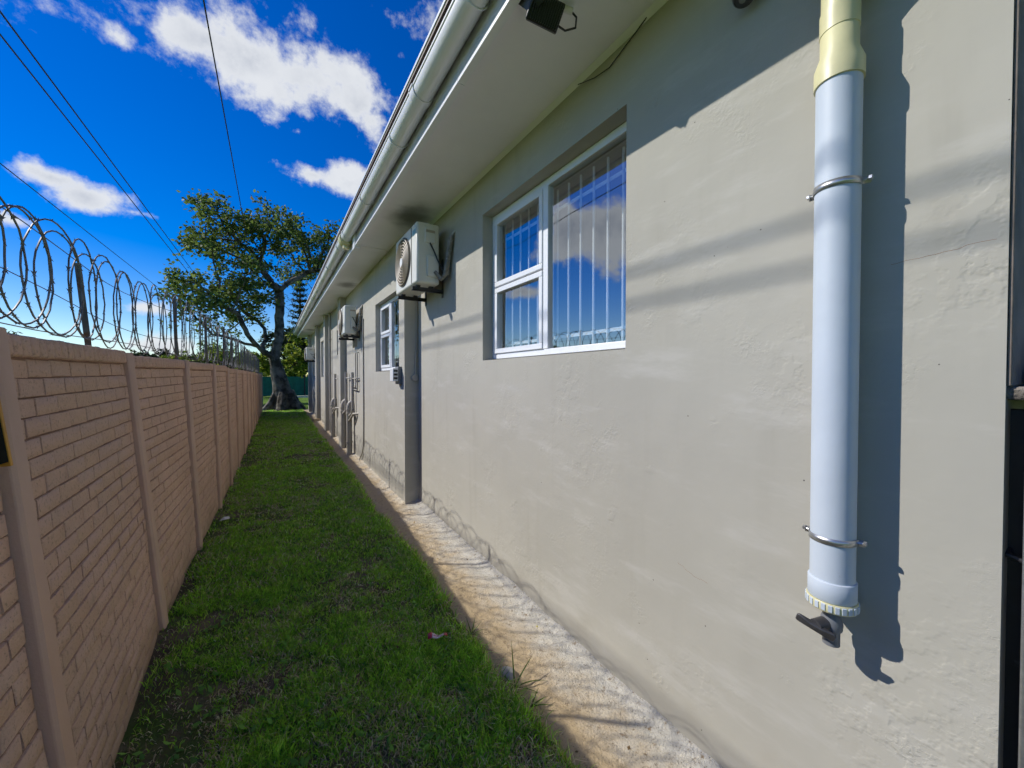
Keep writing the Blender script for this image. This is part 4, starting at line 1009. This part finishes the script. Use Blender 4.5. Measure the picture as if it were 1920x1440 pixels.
# layered conifer
PT = root('norfolk_pine', (2.5, 45, 0), 'tall layered conifer standing behind the coral tree', 'tree')
mp_ = MB().tube([(2.5, 45, 0), (2.5, 45, 6), (2.5, 45, 12.6)], [.22, .15, .03], 8); lc = []
for k in range(17):
    z = 3.2 + k * .57; ln = (1.75 - .09 * k) * random.uniform(.85, 1.1)
    for q in range(7):
        a = q * 2 * math.pi / 7 + k * .4; tip = (2.5 + ln * math.cos(a), 45 + ln * math.sin(a), z + ln * .16)
        mp_.tube([(2.5, 45, z), (2.5 + ln * .5 * math.cos(a), 45 + ln * .5 * math.sin(a), z - .05), tip], [.04, .03, .012], 5)
        for t in np.linspace(.15, 1, 16):
            for _ in range(3): lc.append((2.5 + ln * t * math.cos(a) + rng.normal() * .06, 45 + ln * t * math.sin(a) + rng.normal() * .06, z - .05 + (t - .5) * 2 * max(0, t - .5) * ln * .3 + rng.normal() * .035))
part(mp_, 'trunk', 'dark_bark', PT)
adopt(link('crown', leaves('crown', lc, .26, [(.018, .035, .016), (.028, .05, .022)], [1, 1], rng, .0, .3)), PT)

# ================================================================== green netting fence
NF = root('net_fence', (2.0, 34, .2), 'green shade-net fence with thin posts behind the tree', 'fence')
nm = []
xs_ = np.linspace(-1.5, 6, 60)
vsn = [(x, 34 + .06 * math.sin(x * 5) + .03 * math.sin(x * 13), z) for z in (.25, .9, 1.68) for x in xs_]
part(MB().add(vsn, [(j * 60 + i_, j * 60 + i_ + 1, (j + 1) * 60 + i_ + 1, (j + 1) * 60 + i_) for j in (0, 1) for i_ in range(59)]), 'net', 'net', NF)
for x in (-1.0, .8, 2.15, 3.9, 5.6): part(MB().tube([(x, 33.9, 0), (x, 33.9, 2.05)], .04, 8), 'post', 'dark_metal', NF)
tag(MB().box(.2, 7, 31.2, 31.5, .1, .30).build('kerb', 'apron', None, .02), None, None, None, 'structure')

# ================================================================== grass
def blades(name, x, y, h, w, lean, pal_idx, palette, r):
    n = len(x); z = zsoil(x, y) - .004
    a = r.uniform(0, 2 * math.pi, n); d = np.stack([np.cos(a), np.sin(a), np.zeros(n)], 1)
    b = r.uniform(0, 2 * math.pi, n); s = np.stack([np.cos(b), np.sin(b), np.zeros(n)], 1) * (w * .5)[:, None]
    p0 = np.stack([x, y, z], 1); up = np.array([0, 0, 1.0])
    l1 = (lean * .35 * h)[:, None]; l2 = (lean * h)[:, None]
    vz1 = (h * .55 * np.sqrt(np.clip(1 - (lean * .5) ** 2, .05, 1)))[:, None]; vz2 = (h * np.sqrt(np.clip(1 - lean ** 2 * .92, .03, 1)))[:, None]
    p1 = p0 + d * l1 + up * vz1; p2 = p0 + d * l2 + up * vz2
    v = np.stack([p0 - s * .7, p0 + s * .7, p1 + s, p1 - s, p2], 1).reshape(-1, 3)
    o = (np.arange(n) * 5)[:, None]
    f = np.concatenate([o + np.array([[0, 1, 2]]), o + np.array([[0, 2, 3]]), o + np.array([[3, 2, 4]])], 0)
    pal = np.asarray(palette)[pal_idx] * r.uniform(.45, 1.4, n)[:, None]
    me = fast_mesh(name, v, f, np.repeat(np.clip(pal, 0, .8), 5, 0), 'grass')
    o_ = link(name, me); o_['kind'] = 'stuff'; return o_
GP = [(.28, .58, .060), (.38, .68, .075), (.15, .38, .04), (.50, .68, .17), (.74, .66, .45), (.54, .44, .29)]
X_, Y_, H_, W_, Le, Ix = [], [], [], [], [], []
def scatter(n, y0, y1, hs, ws, wexp, dens_lo):
    x = rng.uniform(-.66, 1.16, n); y = rng.uniform(y0, y1, n)
    fx = np.interp(y, FY, FBX); ed = lawn_edge(y)
    ok = (x > fx + .01) & (x < ed + .03 * rng.random(n))
    den = vnoise(x, y, 2.6, 61) * .6 + vnoise(x, y, 9, 62) * .4
    bare = np.clip((.30 - (x - fx)) / .30, 0, 1) * .22 + np.where(y < 2.6, .10 * np.clip((.55 - (x - fx)) / .4, 0, 1), 0)
    ok &= rng.random(n) < np.clip((den - bare - dens_lo + .04) * 5.0, .14, 1)
    x, y, den = x[ok], y[ok], den[ok]; m = len(x)
    edge = np.clip(1 - (lawn_edge(y) - x) / .14, 0, 1)
    lush = np.clip((den - .45) * 4, 0, 1)
    h = hs * rng.uniform(.45, 1.25, m) * (.65 + .7 * lush + .8 * edge)
    dry = vnoise(x, y, 3.4, 71) * .5 + vnoise(x, y, 14, 72) * .5
    q = rng.random(m); idx = rng.choice(4, m, p=[.38, .24, .28, .10]); pd = np.clip((dry - .38) * 2.2, .07, .70) * (1 - .55 * lush)
    idx = np.where(q < pd, rng.choice([4, 5], m), idx)
    lean = rng.uniform(.35, 1.0, m); lean = np.where(idx >= 4, rng.uniform(.75, 1.0, m), lean)
    X_.append(x); Y_.append(y); H_.append(h); W_.append(ws * rng.uniform(.6, 1.4, m)); Le.append(lean); Ix.append(idx)
scatter(110000, .9, 3.4, .052, .0044, 1, .33)
scatter(85000, 3.4, 7.5, .054, .0060, 1, .32)
scatter(90000, 7.5, 19.5, .052, .0095, 1, .30)
scatter(22000, 19.5, 24, .05, .014, 1, .30)
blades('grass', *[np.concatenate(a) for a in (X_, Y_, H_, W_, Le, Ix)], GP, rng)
# broad weed leaves in rosettes
x, y, idx = [], [], []
cx = rng.uniform(-.5, 1.03, 420); cy = 1.0 + 5.5 * rng.random(420) ** 1.5
cen = []
for a, b in zip(cx, cy):
    if a > float(lawn_edge(b)) - .03 or a < float(np.interp(b, FY, FBX)) + .05: continue
    k = rng.integers(3, 8)
    for _ in range(k): cen.append((a + rng.normal() * .016, b + rng.normal() * .016, float(zsoil(np.array(a), np.array(b))) + rng.uniform(.006, .032)))
me = leaves('weed_leaves', cen, .040, [(.16, .36, .06), (.20, .42, .07), (.12, .28, .06), (.26, .42, .10)], [3, 2, 3, 1], rng, -.1, .5, 1.2)
o = link('weed_leaves', me); o['kind'] = 'stuff'

# fallen leaves and bits scattered over grass and apron
cen = []
for _ in range(95):
    a, b = rng.uniform(-.5, 1.45), 1.1 + 7 * rng.random() ** 1.4
    if a < float(np.interp(b, FY, FBX)) + .04: continue
    g_ = float(zapron(np.array(a), np.array(b))) + .003 if a > float(lawn_edge(b)) + .03 else float(zsoil(np.array(a), np.array(b))) + .03
    if a < float(lawn_edge(b)) or rng.random() < .35: cen.append((a, b, g_))
o = link('fallen_leaves', leaves('fallen_leaves', cen, .030, [(.42, .40, .08), (.32, .22, .08), (.20, .14, .07), (.5, .45, .3)], [2, 2, 2, 1], rng, 0, .6, 3.0)); o['kind'] = 'stuff'

# a long-bladed grass clump on the edge of the apron
def clump(loc, label, specs):
    C_ = root('grass_clump', loc, label, 'grass clump')
    for az, ln, rise, w in specs:
        d = Vector((math.cos(az), math.sin(az), 0)); s = Vector((-d.y, d.x, 0)); vs = []; cols = []; n = 7
        for k in range(n):
            t = k / (n - 1); p = Vector(loc) + d * ln * t * (1 - .25 * rise) + Vector((0, 0, 1)) * ln * (rise * t - .38 * t * t * (1.2 - rise)); wd = w * (1 - t ** 1.6) * (.55 + .45 * min(1, t * 4)) + .0004
            vs += [p - s * wd + Vector((0, 0, .25 * wd)), p, p + s * wd + Vector((0, 0, .25 * wd))]
        f = []
        for k in range(n - 1):
            for q in (0, 1):
                a = k * 3 + q; f += [(a, a + 1, a + 4), (a, a + 4, a + 3)]
        g = rng.uniform(.8, 1.2); cols = np.tile(np.array([.075 * g, .135 * g, .022]), (len(vs), 1))
        adopt(link('blade', fast_mesh('blade', [tuple(v) for v in vs], f, cols, 'grass')), C_)
clump((1.04, 1.64, .012), 'long-bladed grass tuft sprawling onto the concrete apron near the camera',
      [(-.25, .20, .30, .0045), (.35, .19, .62, .0050), (1.15, .17, 1.0, .0045), (-.75, .15, .25, .0045), (2.6, .10, .7, .004), (-1.8, .12, .35, .0045), (1.9, .11, .5, .004)])
clump((1.045, 1.50, .012), 'small drooping grass tuft at the lawn edge, nearest the camera', [(-.1, .11, .45, .005), (-.6, .12, .4, .005), (.5, .10, .6, .004), (2.2, .08, .8, .004)])
clump((1.03, 2.12, .012), 'upright grass tuft beside the paper wrapper at the lawn edge', [(.1, .09, .8, .004), (-.4, .10, .55, .004), (.8, .09, .9, .004), (1.6, .10, .9, .004), (2.6, .08, .9, .004), (-1.2, .09, .6, .004), (3.3, .07, .8, .004)])

# ================================================================== litter
wr = root('sweet_wrapper', (.826, 2.167, .02), 'small crumpled red and white sweet wrapper lying on the grass', 'litter')
def strip(x0, x1, name, m_):
    vs = []; n = 7
    for k in range(n):
        t = x0 + (x1 - x0) * k / (n - 1)
        for q in (-1, 0, 1): vs.append((.775 + t * .105 + .006 * q, 2.19 - t * .045 + .017 * q, .055 + .007 * math.sin(t * 9) + .006 * q * math.sin(t * 5 + 1)))
    f = [(k * 3 + q, k * 3 + q + 1, k * 3 + q + 4, k * 3 + q + 3) for k in range(n - 1) for q in (0, 1)]
    o = part(MB().add(vs, f), name, m_, wr); md = o.modifiers.new('thick', 'SOLIDIFY'); md.thickness = .0008
strip(0, .22, 'end', 'wrap_red'); strip(.22, .82, 'middle', 'wrap_white'); strip(.82, 1, 'end', 'wrap_red')
pz = float(gz(5.1)) + .03
pp = MB().add([(-.49, 5.10, pz), (-.44, 5.08, pz + .012), (-.40, 5.12, pz + .004), (-.41, 5.17, pz + .016), (-.46, 5.19, pz + .01), (-.45, 5.135, pz + .026)], [(0, 1, 5), (1, 2, 5), (2, 3, 5), (3, 4, 5), (4, 0, 5)]).build('paper_scrap', 'paper', smooth=False)
tag(pp, 'crumpled white paper scrap on the grass by the boundary wall', 'litter'); md = pp.modifiers.new('thick', 'SOLIDIFY'); md.thickness = .001
bm2 = bmesh.new(); bmesh.ops.create_icosphere(bm2, subdivisions=3, radius=1)
for v in bm2.verts:
    n_ = float(vnoise(np.array(v.co.x * 2 + 5), np.array(v.co.y * 2 + v.co.z * 3 + 5), 1.3, 81)); k = .75 + .5 * n_
    v.co = Vector((v.co.x * .042 * k, v.co.y * .050 * k, max(-.4, v.co.z) * .022 * k))
ms = bpy.data.meshes.new('cement_lump'); bm2.to_mesh(ms); bm2.free(); ms.materials.append(M['stone']); ms.polygons.foreach_set('use_smooth', [True] * len(ms.polygons))
so = link('cement_lump', ms); so.location = (1.055, 1.735, .012); tag(so, 'pale flat lump of cement at the edge of the lawn', 'stone')
